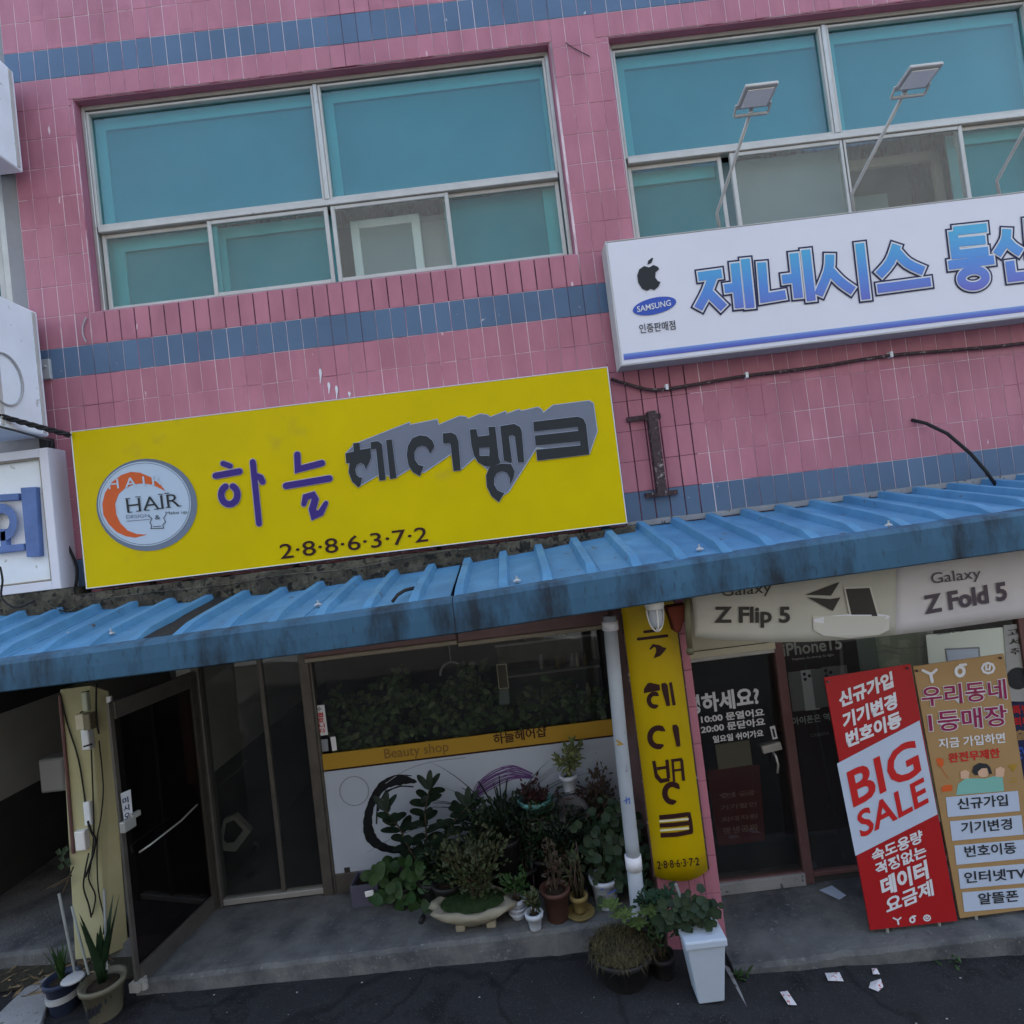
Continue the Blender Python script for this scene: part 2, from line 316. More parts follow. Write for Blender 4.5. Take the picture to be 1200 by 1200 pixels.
# flat print: outlines and letters given in photo spots, laid on a real surface
def ngon(name, pts, surf, m, parent, e=.003, thick=0, **pr):
    b = MB(); p = [surf(x, y, e + thick) for x, y in pts]
    if thick: b.prism(p, [0, thick, 0])
    else: b.add(p, [tuple(range(len(p)))])
    return b.build(name, m, parent, **pr)
def outline(pts, wd, closed=False, cap=True):
    P2 = [Vector(p) for p in pts]; n = len(P2); ws = wd if isinstance(wd, (list, tuple)) else [wd] * n; L, Rr = [], []
    for i in range(n):
        a = P2[(i - 1) % n] if (closed or i > 0) else P2[i]; b = P2[(i + 1) % n] if (closed or i < n - 1) else P2[i]
        d1 = (P2[i] - a); d2 = (b - P2[i])
        d1 = d1.normalized() if d1.length > 1e-6 else d2.normalized(); d2 = d2.normalized() if d2.length > 1e-6 else d1
        d = (d1 + d2); d = d.normalized() if d.length > 1e-4 else d1; nn = Vector((-d.y, d.x)); k = 1 / max(.5, nn.dot(Vector((-d1.y, d1.x))))
        L.append(P2[i] + nn * ws[i] / 2 * k); Rr.append(P2[i] - nn * ws[i] / 2 * k)
    if closed: return L, Rr
    out = list(L)
    if cap:
        c = P2[-1]; r = L[-1] - c; out += [c + Matrix.Rotation(-math.pi * k / 6, 2) @ r for k in range(1, 6)]
    out += Rr[::-1]
    if cap:
        c = P2[0]; r = Rr[0] - c; out += [c + Matrix.Rotation(-math.pi * k / 6, 2) @ r for k in range(1, 6)]
    return out
def curved(name, items, surf, m, parent, e=.003):          # the same outlines cut finely enough to follow a bowed sheet
    import bmesh
    b = MB()
    for it in items:
        pts = it[0] if (len(it) > 2 and it[2] == 'poly') else outline(it[0], it[1], cap=not (len(it) > 2 and it[2] == 'butt'))
        bm = bmesh.new(); bm.faces.new([bm.verts.new((x, y, 0)) for x, y in pts]); bmesh.ops.triangulate(bm, faces=bm.faces[:])
        for _ in range(4):
            ed = [q for q in bm.edges if q.calc_length() > 5]
            if not ed: break
            bmesh.ops.subdivide_edges(bm, edges=ed, cuts=1); bmesh.ops.triangulate(bm, faces=bm.faces[:])
        bm.verts.index_update(); b.add([surf(v.co.x, v.co.y, e) for v in bm.verts], [tuple(v.index for v in f.verts) for f in bm.faces]); bm.free()
    return b.build(name, m, parent)
def strokes(name, items, surf, m, parent, e=.003, ex=0, **pr):  # items: (points, width[, 'ring'|'butt'])
    b = MB(); k = 0
    for it in items:
        pts, wd = it[0], it[1]; md = it[2] if len(it) > 2 else ''; wd = [q + ex for q in wd] if isinstance(wd, (list, tuple)) else wd + ex; k += .00012
        if md == 'poly':
            b.add([surf(x, y, e + k) for x, y in pts], [tuple(range(len(pts)))])
        elif md == 'ring':
            L, Q = outline(pts, wd, True); n = len(L)
            b.add([surf(x, y, e + k) for x, y in L + Q], [(i, (i + 1) % n, n + (i + 1) % n, n + i) for i in range(n)])
        else:
            o = outline(pts, wd, cap=md != 'butt'); b.add([surf(x, y, e + k) for x, y in o], [tuple(range(len(o)))])
    return b.build(name, m, parent, **pr)
def smooth(p, k=6):
    o = []
    for i in range(len(p) - 1):
        a, b_, c, d = [Vector(p[max(0, min(len(p) - 1, i + j))]) for j in (-1, 0, 1, 2)]
        for q in range(k):
            t_ = q / k; v = .5 * ((2 * b_) + (c - a) * t_ + (2 * a - 5 * b_ + 4 * c - d) * t_ ** 2 + (3 * b_ - a - 3 * c + d) * t_ ** 3); o.append(tuple(v))
    return o + [tuple(p[-1])]
def arc(cx, cy, rx, ry, a0, a1, n=14): return [(cx + rx * math.cos(R(a0 + (a1 - a0) * i / n)), cy - ry * math.sin(R(a0 + (a1 - a0) * i / n))) for i in range(n + 1)]
def ell(cx, cy, rx, ry, n=40, rot=0):
    o = []
    for i in range(n):
        t = 2 * math.pi * i / n; x, y = rx * math.cos(t), ry * math.sin(t); o.append((cx + x * math.cos(rot) - y * math.sin(rot), cy + x * math.sin(rot) + y * math.cos(rot)))
    return o
_tc = {}
def textmesh(body, off):
    k = (body, off)
    if k not in _tc:
        c = bpy.data.curves.new('lettering', 'FONT'); c.body = body; c.offset = off; c.resolution_u = 3
        o = bpy.data.objects.new('lettering', c); me = bpy.data.meshes.new_from_object(o)
        _tc[k] = ([tuple(v.co[:2]) for v in me.vertices], [tuple(p.vertices) for p in me.polygons])
        bpy.data.objects.remove(o); bpy.data.curves.remove(c); bpy.data.meshes.remove(me)
    return _tc[k]
def text(name, body, bl, br, h, surf, m, parent, off=0, e=.003, up=(-.12, -.993), cap=None, ref=None, **pr):
    """bl, br: baseline ends in the photo; h: letter height there. cap: font height that h stands for (None: the lettering's own box)."""
    v, f = textmesh(body, off)
    rv = textmesh(body, ref)[0] if ref is not None else v
    x0, x1 = min(a for a, _ in rv), max(a for a, _ in rv); y0, y1 = min(a for _, a in rv), max(a for _, a in rv)
    if cap: y0, y1 = 0, cap
    b = MB(); vv = []; par = list(range(len(v)))
    def root(i):
        while par[i] != i: par[i] = par[par[i]]; i = par[i]
        return i
    for q in f:
        for i in q[1:]: par[root(i)] = root(q[0])
    isl = {}                                     # letters that touch are printed a hair apart
    for i, (a, c) in enumerate(v):
        s, t = (a - x0) / (x1 - x0), (c - y0) / (y1 - y0); k = isl.setdefault(root(i), len(isl))
        vv.append(surf(bl[0] + s * (br[0] - bl[0]) + t * h * up[0], bl[1] + s * (br[1] - bl[1]) + t * h * up[1], e + .00009 * (k % 24)))
    b.add(vv, f); return b.build(name, m, parent, **pr)

# ================================================================== GROUND AND ROAD
def lerp(tab, x):
    if x <= tab[0][0]: i = 0
    elif x >= tab[-1][0]: i = len(tab) - 2
    else: i = max(k for k in range(len(tab) - 1) if tab[k][0] <= x)
    (a, b), (c, d) = tab[i], tab[i + 1]; return b + (d - b) * (x - a) / (c - a)
RD = [(-30, .35), (-6, -.03), (-3, -.10), (.2, -.18), (1.2, -.30), (3.3, -.41), (6, -.50), (30, -1.2)]
def zr(x): return lerp(RD, max(-30, min(30, x)))
b = MB()
xs = sorted(set([-200, -60, -30, -15, -9] + [round(-6 + .15 * i, 3) for i in range(81)] + [9, 15, 30, 60, 200]))
ys = [-200, -60, -30, -15, -9, -6, -4] + [round(-3 + .15 * i, 3) for i in range(21)] + [3, 10, 60, 200]
for y in ys:
    for x in xs:
        k = .012 * noise.noise(Vector((x * 1.5, y * 1.5, 0))) if (-6 < x < 6 and -3 < y < 0) else 0
        b.v.append((x, y, zr(x) + k))
nx = len(xs)
for j in range(len(ys) - 1):
    for i in range(nx - 1): b.f.append((j * nx + i, j * nx + i + 1, (j + 1) * nx + i + 1, (j + 1) * nx + i)); b.mi.append(0)
tag(b.build('road', 'road', smooth=True), 'dark worn asphalt in front of the shops', kind='structure')

def platform(name, x0, x1, yf, yb, z0, z1, label, seed, m='conc', dip=0):
    b = MB(); n = max(4, int((x1 - x0) / .06)); rows = [('b', -.03, z0), ('f', 0, z1 - .03), ('c', .02, z1 - .004), ('t', .06, z1), ('m', .4, z1), ('k', None, z1)]
    for j, (_, dy, z) in enumerate(rows):
        for i in range(n + 1):
            x = x0 + (x1 - x0) * i / n; q = noise.noise(Vector((x * 3, seed, 0))) * .018 + noise.noise(Vector((x * 14, seed, 3))) * .009
            y = yb if dy is None else yf + dy + (q if j < 4 else 0)
            zz = z + (noise.noise(Vector((x * 9, seed, 5))) * .008 if j in (1, 2) else 0) + dip * (x - x0)
            b.v.append((x, y, zz if j else z0))
    for j in range(len(rows) - 1):
        for i in range(n): b.f.append((j * (n + 1) + i, j * (n + 1) + i + 1, (j + 1) * (n + 1) + i + 1, (j + 1) * (n + 1) + i)); b.mi.append(0)
    b.add([(x1, yf, z0), (x1, yb, z0), (x1, yb, z1 + dip * (x1 - x0)), (x1, yf + .02, z1 + dip * (x1 - x0))], [(0, 1, 2, 3)])
    b.add([(x0, yf, z0), (x0, yb, z0), (x0, yb, z1), (x0, yf + .02, z1)], [(3, 2, 1, 0)])
    return tag(b.build(name, m), label, kind='structure')
platform('salon_step', -2.98, .62, -.765, .05, -.6, 0, 'raised concrete step in front of the hair salon', 1)
platform('passage_step', -9, -3.02, -.36, 6, -.6, .05, 'raised concrete floor of the dark passage on the left', 4)
platform('shop_step', 1.10, 9, -.97, .05, -1.2, -.25, 'raised concrete step in front of the phone shop', 9)
# small kerb slabs and dirt by the drain
def slab(name, pts, z0, z1, m, label):
    p = [G(x, y, z1) for x, y in pts]; b = MB(); b.prism(p, (0, 0, z0 - z1)); o = b.build(name, m, bevel=.008); return tag(o, label, 'kerb stone')
slab('kerb_stone', [(769, 1153), (790, 1145), (822, 1200), (860, 1260), (800, 1262)], -.5, -.25, 'concl', 'slanting concrete kerb stone under the tall white planter')
slab('kerb_stone', [(843, 1126), (855, 1133), (878, 1182), (870, 1190), (848, 1172)], -.5, -.285, 'concl', 'thin grey concrete slab right of the white planter foot')
slab('kerb_stone', [(-30, 1215), (28, 1158), (66, 1138), (76, 1146), (58, 1170), (30, 1250)], -.4, -.05, 'concl', 'slanted rough concrete kerb stone at the bottom left corner')
b = MB()
for i in range(22):
    x = -5 + i * .1
    for yy in (-.62, -.5, -.36): b.v.append((x, yy + .03 * noise.noise(Vector((x * 4, yy, 1))), zr(x) + .012 + .02 * abs(noise.noise(Vector((x * 6, yy * 5, 1))))))
for i in range(21):
    for j in (0, 1): b.f.append((i * 3 + j, (i + 1) * 3 + j, (i + 1) * 3 + j + 1, i * 3 + j + 1)); b.mi.append(0)
tag(b.build('dirt', 'dirt', smooth=True), 'brown dirt gathered against the passage step', kind='structure')
b = MB()
random.seed(3)
for i in range(130):
    x = random.uniform(-4.4, -3.3); y = random.uniform(-.75, -.38); a = random.uniform(0, 6.3); L = random.uniform(.015, .06)
    z = zr(x) + .035; d = Vector((math.cos(a), math.sin(a), random.uniform(-.1, .3))) * L; n_ = Vector((-d.y, d.x, .01)) * random.uniform(.1, .35)
    p = Vector((x, y, z)); b.add([p - d, p + n_, p + d, p - n_], [(0, 1, 2, 3)])
tag(b.build('leaf_litter', 'dryleaf'), 'dry leaves and twigs lying in the gutter', kind='stuff')

OPH = 12.3
M['op_wall'] = mat('blue_grey_render', (.15, .165, .19), .9, var=.15, vs_=1)
# ================================================================== BUILDING
BL, BR, BT = -3.84, 7.2, 11.0
bld = thing('commercial_building', (1.5, 4, -.3), 'pink tiled two storey shop building with blue tile bands', 'building')
def Z(px, py): return P(px, py, 0).z
def X(px, py): return P(px, py, 0).x
# openings in the upper wall (x0,x1,z0,z1)
W1 = (X(95, 250), X(660, 200), Z(395, 330) , Z(370, 83))
W1 = (-3.295, .815, (Z(118, 367) + Z(673, 296)) / 2, (Z(78, 118) + Z(645, 48)) / 2)
W2 = (X(727, 160), 6.3, W1[2] + .0, (Z(712, 42) + Z(1200, -15)) / 2)
print('W1', W1, 'W2', W2)
ZB = 2.56                                       # underside of the tiled upper wall
def split(rect, holes):
    x0, x1, z0, z1 = rect; xs = sorted({x0, x1, *[h[0] for h in holes], *[h[1] for h in holes]}); zs = sorted({z0, z1, *[h[2] for h in holes], *[h[3] for h in holes]})
    out = []
    for j in range(len(zs) - 1):
        run = None
        for i in range(len(xs) - 1):
            cx, cz = (xs[i] + xs[i + 1]) / 2, (zs[j] + zs[j + 1]) / 2
            ins = any(h[0] < cx < h[1] and h[2] < cz < h[3] for h in holes) or not (x0 < cx < x1 and z0 < cz < z1)
            if ins: run = None
            elif run: run[1] = xs[i + 1]
            else: run = [xs[i], xs[i + 1], zs[j], zs[j + 1]]; out.append(run)
    return out
b = MB()
for r in split((BL, BR, ZB, BT), [W1, W2]): b.box(r[0], r[1], .0034, .30, r[2], r[3])
b.box(BL, BR, 8, 8.3, -.6, BT); b.box(BL, BL + .2, .301, 7.999, ZB, BT - .3); b.box(BR - .2, BR, .301, 7.999, -.6, BT - .3); b.box(BL + .2, BR - .2, .301, 7.999, BT - .3, BT - .01)
b.box(BL + .201, BR - .201, .301, 7.999, ZB, ZB + .2)
wall = b.build('wall', 'grout', bld)
# tile rows: zones between the blue bands
b2t, b2b = (Z(50, 410) + Z(720, 330)) / 2, (Z(58, 447) + Z(720, 363)) / 2
b1t, b1b = Z(20, 62), Z(20, 97)
b3t, b3b = (Z(735, 580) + Z(1200, 519)) / 2, (Z(735, 617) + Z(1200, 556)) / 2
rows = []
def zone(z0, z1, n, c): rows.extend((z0 + (z1 - z0) * i / n, z0 + (z1 - z0) * (i + 1) / n, c) for i in range(n))
zone(ZB, b3b, max(1, round((b3b - ZB) / .26)), 'pink'); zone(b3b, b3t, 1, 'blue'); zone(b3t, b2b, 6, 'pink'); zone(b2b, b2t, 1, 'blue')
zone(b2t, W1[2], 1, 'pink'); zone(W1[2], b1b, 8, 'pink'); zone(b1b, b1t, 1, 'blue'); zone(b1t, b1t + .26 * 7, 7, 'pink'); zone(b1t + .26 * 7, b1t + .26 * 8, 1, 'blue'); zone(b1t + .26 * 8, BT, 6, 'pink')
print('bands', b1b, b1t, b2b, b2t, b3b, b3t)
TW = .1263
cells = []
ncol = int((BR - BL) / TW)
random.seed(11)
for (z0, z1, c) in rows:
    for i in range(ncol + 1):
        x0 = BL + i * TW; x1 = min(x0 + TW, BR)
        pieces = [(x0, x1, z0, z1)]
        for h in (W1, W2):
            nw = []
            for q in pieces:
                if q[1] <= h[0] or q[0] >= h[1] or q[3] <= h[2] or q[2] >= h[3]: nw.append(q); continue
                nw += split(q, [(max(h[0], q[0]), min(h[1], q[1]), max(h[2], q[2]), min(h[3], q[3]))])
            pieces = nw
        for q in pieces:
            if q[1] - q[0] > .02 and q[3] - q[2] > .02: cells.append((*q, c))
def tile_geo(b, x0, x1, z0, z1, y=0., mi=0, t=0., g=.0022):
    gz = .0016; b.cbox(x0 + g, x1 - g, y + t, .0125, z0 + gz, z1 - gz, .0022, mi)
# which tiles the photograph shows, nearest first
def seen(q):
    cx, cz = (q[0] + q[1]) / 2, (q[2] + q[3]) / 2
    if cx < -3.75 or cx > 4.3 or cz > 7.6: return False
    if -3.45 < cx < .93 and 2.45 < cz < 4.02: return False
    if cx > 1.07 and 4.0 < cz < 5.06: return False
    if cx < -3.45 and cz < 4.2: return False
    return cz > 2.6
vis = sorted([q for q in cells if seen(q)], key=lambda q: (Vector(((q[0] + q[1]) / 2, 0, (q[2] + q[3]) / 2)) - CAM).length)
big = set(vis[:296]); shared = {}
print('tiles', len(cells), 'seen', len(vis))
sb = MB()
for q in cells:
    w_, h_ = q[1] - q[0], q[3] - q[2]; t = random.choice((0, .0008, .0016, -.0008)); mi = 0 if q[4] == 'pink' else 1
    g_ = .0048 if (b2t - .01 < q[2] and q[3] < W1[2] + .01 and q[1] < 1.2) or (q[0] > .9 and q[1] < 1.75 and q[3] < b3t + 1.1) else .0022
    if q in big:
        k = (round(w_, 3), round(h_, 3), q[4], t, g_)
        if k not in shared:
            tb = MB(); tile_geo(tb, -w_ / 2, w_ / 2, -h_ / 2, h_ / 2, 0, 0, t, g_)
            me = bpy.data.meshes.new('tile'); me.from_pydata(tb.v, [], tb.f); me.materials.append(M[q[4]]); shared[k] = me
        o = bpy.data.objects.new('tile', shared[k]); place(o, ((q[0] + q[1]) / 2, 0, (q[2] + q[3]) / 2), bld)
    else: tile_geo(sb, *q[:4], 0, mi, t, g_)
sb.build('tile_field', ['pink', 'blue'], bld, kind='stuff')
b = MB(); b.box(W1[0], W1[1], .0028, .0033, b2t + .002, W1[2] - .002); b.box(.95, 1.62, .0028, .0033, b3b, b3t + 1.1); b.build('dark_joints', 'groutd', bld)
# painted reveals round the window openings
b = MB()
for h in (W1, W2):
    b.box(h[0] - .001, h[0] + .010, .0126, .16, h[2] + .0105, h[3] - .0105); b.box(h[1] - .010, h[1] + .001, .0126, .16, h[2] + .0105, h[3] - .0105)
    b.box(h[0], h[1], .0126, .16, h[3] - .010, h[3] + .001); b.box(h[0], h[1], .0126, .16, h[2] - .001, h[2] + .010)
b.build('window_reveal', 'pinkpaint', bld)

# unseen house added across the street: it shuts off the low sky and stands in the panes' reflections
ob = thing('added_unseen_building', (0, -11.5, -.3), 'plain grey unseen building added across the street to block the low sky', 'building')
b = MB(); holes = [(-12 + i * 3.4, -10 + i * 3.4, z, z + 1.5) for i in range(8) for z in (.8, 4.2, 7.4)]
for r in split((-15, 16, -1.2, OPH), holes): b.box(r[0], r[1], -11.5, -11.2, r[2], r[3])
b.box(-15, 16, -18, -11.501, OPH - .3, OPH); b.box(-15, 16, -18.3, -18.001, -1.2, OPH); b.build('wall', 'op_wall', ob)
for h in holes:
    b = MB(); b.box(h[0], h[1], -11.4, -11.38, h[2], h[3]); b.build('window', 'bronze', ob)
# -------- windows
YF = .10                                        # window frame plane
def XF(px, py): return P(px, py, YF).x
def ZF(px, py): return P(px, py, YF).z
def rectframe(b, x0, x1, z0, z1, w_, y0, y1, mi=0, ws=None):
    l, r, t, bo = ws or (w_, w_, w_, w_)
    b.cbox(x0, x0 + l, y0, y1, z0, z1, .004, mi); b.cbox(x1 - r, x1, y0, y1, z0, z1, .004, mi)
    b.cbox(x0 + l, x1 - r, y0 + .002, y1 - .002, z1 - t, z1, .004, mi); b.cbox(x0 + l, x1 - r, y0 + .002, y1 - .002, z0, z0 + bo, .004, mi)
def pane(win, x0, x1, z0, z1, g, back, ring=(.05, .0, .06, .0), yb=.075):
    b = MB(); b.box(x0, x1, YF + .028, YF + .034, z0, z1); b.build('pane', g, win)
    if back:
        b = MB(); b.box(x0 - .03, x1 + .03, YF + yb + .02, YF + yb + .04, z0 - .03, z1 + .03); b.build('backing_board', back, win)
        l, r, t, bo = ring; b = MB(); y0, y1 = YF + yb, YF + yb + .0195
        if l: b.box(x0 - .03, x0 + l, y0, y1, z0, z1)
        if r: b.box(x1 - r, x1 + .03, y0, y1, z0, z1)
        if t: b.box(x0 + l, x1 - r, y0, y1, z1 - t, z1 + .02)
        if bo: b.box(x0 + l, x1 - r, y0, y1, z0, z0 + bo)
        if b.v: b.build('inner_frame', 'filml', win)
def window(h, cols_top, zt, lows, label):
    x0, x1, z0, z1 = h[0] + .0105, h[1] - .0105, h[2] + .0105, h[3] - .0105
    win = MB(); rectframe(win, x0, x1, z0, z1, .034, YF - .02, YF + .06)
    win.cbox(x0 + .045, x1 - .045, YF - .024, YF + .055, zt - .022, zt + .032, .006)        # transom
    for m0, m1 in cols_top: win.cbox(m0, m1, YF - .022, YF + .05, zt + .032, z1 - .045, .006)
    w = win.build('window', 'alu', bld, label=label)
    # stepped inner lines of the frame
    b = MB(); rectframe(b, x0 + .0345, x1 - .0345, zt + .0325, z1 - .0455, .014, YF - .005, YF + .05); b.build('frame_bead', 'beige', w)
    ed = [x0 + .034] + [q for m in cols_top for q in m] + [x1 - .034]
    for i in range(0, len(ed), 2):
        a, c = ed[i], ed[i + 1]
        b = MB(); rectframe(b, a + .001, c - .001, zt + .033, z1 - .047, .022, YF - .012, YF + .045); b.build('frame', 'aluw', w)
        pane(w, a + .022, c - .022, zt + .054, z1 - .068, 'teal', 'film', (.085, .03 if i else .0, .095, 0))
    for (a, c, g, bk, ring, dy) in lows:
        b = MB(); rectframe(b, a, c, z0 + .036, zt - .024, .034, YF - .012 + dy, YF + .02 + dy); b.build('sash', 'aluw', w)
        bb = MB(); bb.box(a + .033, c - .033, YF + .002 + dy, YF + .008 + dy, z0 + .069, zt - .057); bb.build('pane', g, w)
        if bk:
            bb = MB(); bb.box(a - .02, c + .02, YF + .12, YF + .135, z0 + .04, zt - .03); bb.build('backing_board', bk, w)
            l, r, t, bo = ring; b = MB(); y0, y1 = YF + .095, YF + .1195
            if l: b.box(a + .0, a + .04 + l, y0, y1, z0 + .05, zt - .04)
            if r: b.box(c - .04 - r, c, y0, y1, z0 + .05, zt - .04)
            if t: b.box(a + .04 + l, c - .04 - r, y0, y1, zt - .07 - t, zt - .04)
            if b.v: b.build('inner_frame', 'filml', w)
    return w
zt1 = (ZF(105, 273) + ZF(655, 207)) / 2
m1 = XF(372, 160)
c1 = (XF(366, 100), XF(371.5, 100))
yl = 300
w1 = window(W1, [c1], zt1, [
    (W1[0] + .055, XF(256, 300), 'teal', 'film', (.10, 0, .08, 0), .03), (XF(247, 300), XF(390, 300), 'teal', 'film', (.06, 0, .07, 0), .0),
    (XF(392, 285), XF(532, 285), 'clearg', None, (0, 0, 0, 0), .0), (XF(524, 260), W1[1] - .055, 'teal', 'film', (0, .10, 0, 0), .03)],
    'wide aluminium window with four sliding sashes below two large teal panes')
# the clear sash: white inner window and grey room behind
def clear_room(w, xa, xb, za, zb, items):
    b = MB(); b.box(xa - .1, xb + .1, .62, .65, za - .1, zb + .1); b.box(xa - .1, xb + .1, .2, .62, za - .12, za - .1); b.build('backing_board', 'darkback', w)
    for (x0, x1, z0, z1, wd, y, mm, pn) in items:
        b = MB(); rectframe(b, x0, x1, z0, z1, wd, y, y + .04); b.build('inner_frame', mm, w)
        if pn: b = MB(); b.box(x0 + wd, x1 - wd, y + .015, y + .02, z0 + wd, z1 - wd); b.build('pane', pn, w)
zl, zh = W1[2] + .06, zt1 - .04
clear_room(w1, XF(395, 285), XF(528, 285), zl, zh, [(P(412, 280, .3).x, P(494, 280, .3).x, zl - .05, zh - .02, .075, .30, 'white', 'greyblind'), (P(489, 280, .36).x, P(540, 280, .36).x, zl - .05, zh - .02, .05, .36, 'greyp', 'greyp')])
zt2 = (ZF(732, 190) + ZF(1200, 137)) / 2
w2 = window(W2, [(XF(968, 85), XF(973.5, 85)), (5.0, 5.05)], zt2, [
    (W2[0] + .055, XF(852, 230), 'teal', 'film', (0, .0, .09, 0), .03), (XF(858, 210), XF(993, 205), 'clearg', 'greyblind', (0, .0, 0, 0), .0),
    (XF(990, 200), XF(1132, 190), 'clearg', None, (0, 0, 0, 0), .0), (XF(1128, 190), 4.95, 'teal', 'film', (0, 0, .07, 0), .03), (4.98, W2[1] - .055, 'teal', 'film', (0, 0, .07, 0), 0)],
    'wide aluminium window cut by the white sign, with teal panes')
zl, zh = W2[2] + .06, zt2 - .04
b = MB(); b.box(XF(1000, 200), XF(1128, 190), .75, .78, zl - .2, zh + .1); b.build('backing_board', 'darkback', w2)
b = MB(); x0, x1 = P(996, 200, .4).x, P(1105, 200, .4).x; rectframe(b, x0 - .2, x1, zl - .2, zh - .0, .1, .40, .45, ws=(.1, .07, .09, .05)); b.build('inner_frame', 'beige', w2)
b = MB(); b.box(x0 - .2, x1 - .4, .6, .62, zl - .2, zh - .25); b.build('backing_board', 'greyblind', w2)

# -------- pillar between the shops (pink tiled, stands out from the wall)
PX0, PX1, PY = .705, 1.14, -.75
b = MB(); b.box(PX0 + .006, PX1 - .006, PY + .006, .0, -.6, 2.44); pil = b.build('pillar', 'groutd', bld)
b = MB(); n = 10; zz = [-.42 + .26 * i for i in range(12)]
for i in range(len(zz) - 1):
    for a, c in ((PX0, PX0 + .11), (PX0 + .11, PX0 + .22), (PX0 + .22, PX0 + .33), (PX0 + .33, PX1)):
        b.cbox(a + .002, c - .002, PY, PY + .0065, zz[i] + .002, min(2.44, zz[i + 1]) - .002, .002)
b.build('front_tiles', 'pink', pil, kind='stuff')
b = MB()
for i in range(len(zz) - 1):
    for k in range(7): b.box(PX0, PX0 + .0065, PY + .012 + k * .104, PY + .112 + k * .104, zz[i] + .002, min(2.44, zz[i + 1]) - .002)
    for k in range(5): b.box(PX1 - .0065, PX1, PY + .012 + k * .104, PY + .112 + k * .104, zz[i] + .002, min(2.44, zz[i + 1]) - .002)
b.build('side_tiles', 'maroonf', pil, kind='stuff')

# -------- hair salon front
XJ = P(387, 1054, 0).x                          # jamb between door opening and shop window
XH = P(258, 1056, 0).x
SZT = 2.42
fr = MB()
fr.cbox(XJ - .04, XJ + .045, -.03, .07, 0, SZT, .006)
fr.cbox(XH - .03, XH + .03, -.03, .07, 0, SZT, .006)
fr.cbox(XH + .03, XJ - .04, -.02, .06, SZT - .08, SZT, .006)
front = fr.build('entrance_frame', 'bronzel', bld)
b = MB(); b.cbox(XH + .031, XJ - .041, -.015, .05, .015, .06, .004); b.build('sill', 'alu', front)
xm0 = P(300, 782, .02).x; xm1 = P(340, 1055, .02).x; xm = (xm0 + xm1) / 2
b = MB(); b.cbox(xm - .018, xm + .018, .0, .04, .06, SZT - .08, .004); b.build('mullion', 'bronzel', front)
b = MB(); b.box(XH + .03, xm - .018, .018, .024, .06, SZT - .08); b.build('pane', 'darkg', front)
b = MB(); b.box(xm + .018, XJ - .04, .018, .024, .06, SZT - .08); b.build('pane', 'darkg', front)
# header (shutter housing) over the shop window: two lengths
XR = PX0 - .004
hz = P(537, 755, -.10).z
for (xa, xb, dz, yy) in ((XJ + .046, P(536, 755, -.1).x, .0, -.10), (P(537, 755, -.1).x + .002, XR, -.018, -.112)):
    b = MB(); b.cbox(xa, xb, yy, .03, hz + .035 + dz, hz + .34, .01); hd = b.build('shutter_housing', 'housing', bld)
    b = MB(); b.cbox(xa, xb, yy - .006, .02, hz + dz, hz + .034 + dz, .005); b.build('lower_rail', 'beige', hd)
zs1 = (P(376, 884, 0).z + P(718, 842, 0).z) / 2; zs0 = (P(378, 903, 0).z + P(720, 860, 0).z) / 2
b = MB(); zb_ = .16
rectframe(b, XJ + .046, XR, .0, hz, .03, -.02, .05, ws=(.02, .03, .02, zb_)); sw = b.build('shop_window', 'bronzel', bld)
b = MB(); b.cbox(XJ + .067, XR - .031, -.012, -.002, zs0, zs1, .002); strip = b.build('mustard_strip', 'stripy', sw)
b = MB(); b.cbox(XJ + .067, XR - .031, -.010, -.001, zs0 - .014, zs0 - .001, .002); b.build('dark_line', 'inkb', sw)
b = MB(); b.box(XJ + .067, XR - .031, -.009, .03, zb_ + .001, zs0 - .015); wp = b.build('white_panel', 'shopw', sw)
b = MB(); b.box(XJ + .067, XR - .031, .018, .024, zs1 + .001, hz - .021); b.build('pane', 'darkg', sw)
sS = S(-.013)
text('lettering', 'Beauty shop', (451, 889), (526, 880), 12, sS, 'brownprint', strip, .004, cap=.73)
text('lettering', '하늘헤어샵', (579, 873), (641, 863), 13, sS, 'inkb', strip, .018)
# brush drawing on the white panel
sW = S(-.010)
q = [(487, 916), (470, 914), (450, 920), (437, 938), (431, 960), (434, 980), (447, 992), (470, 997), (495, 996), (512, 990)]
qs = smooth(q); wq = [3, 12, 11, 8, 10, 13, 10, 7, 5, 3]; strokes('brush_ring', [(qs, [wq[i // 6] + (wq[min(9, i // 6 + 1)] - wq[i // 6]) * (i % 6) / 6 + .9 * math.sin(i * 2.1) for i in range(len(qs))]), (smooth([(484, 922), (466, 922), (450, 932), (443, 950)]), 1.6), (smooth([(482, 909), (462, 909), (444, 920), (433, 937)]), 1.2), ([(470, 921), (452, 927), (442, 945), (441, 965)], 1.6)], sW, 'inkdeep', wp)
strokes('thin_ring', [(ell(415, 927, 17, 17, 24), 1.1, 'ring'), (smooth([(452, 918), (475, 903), (505, 893), (545, 888)]), .9)], sW, 'greyprint', wp)
random.seed(5)
hair = []
for i in range(20):
    a_ = i / 19; e_ = random.uniform(-3, 3); hair.append((smooth([(622 + e_, 906 + 6 * a_), (600 + e_, 897 + 16 * a_), (578 - 5 * a_, 903 + 22 * a_ + e_), (560 - 8 * a_ + e_, 920 + 22 * a_), (552 + 12 * a_, 946 + 10 * a_)], 5), random.uniform(.35, 1.0)))
strokes('hair_drawing', hair, sW, mat('violet_print', (.11, .05, .17), .5), wp)
b = MB(); b.box(P(404, 1019, 0).x, P(411, 1022, 0).x, -.0135, -.0105, P(404, 1023, 0).z, P(404, 1016, 0).z); b.build('small_sticker', 'inkgrey', wp)
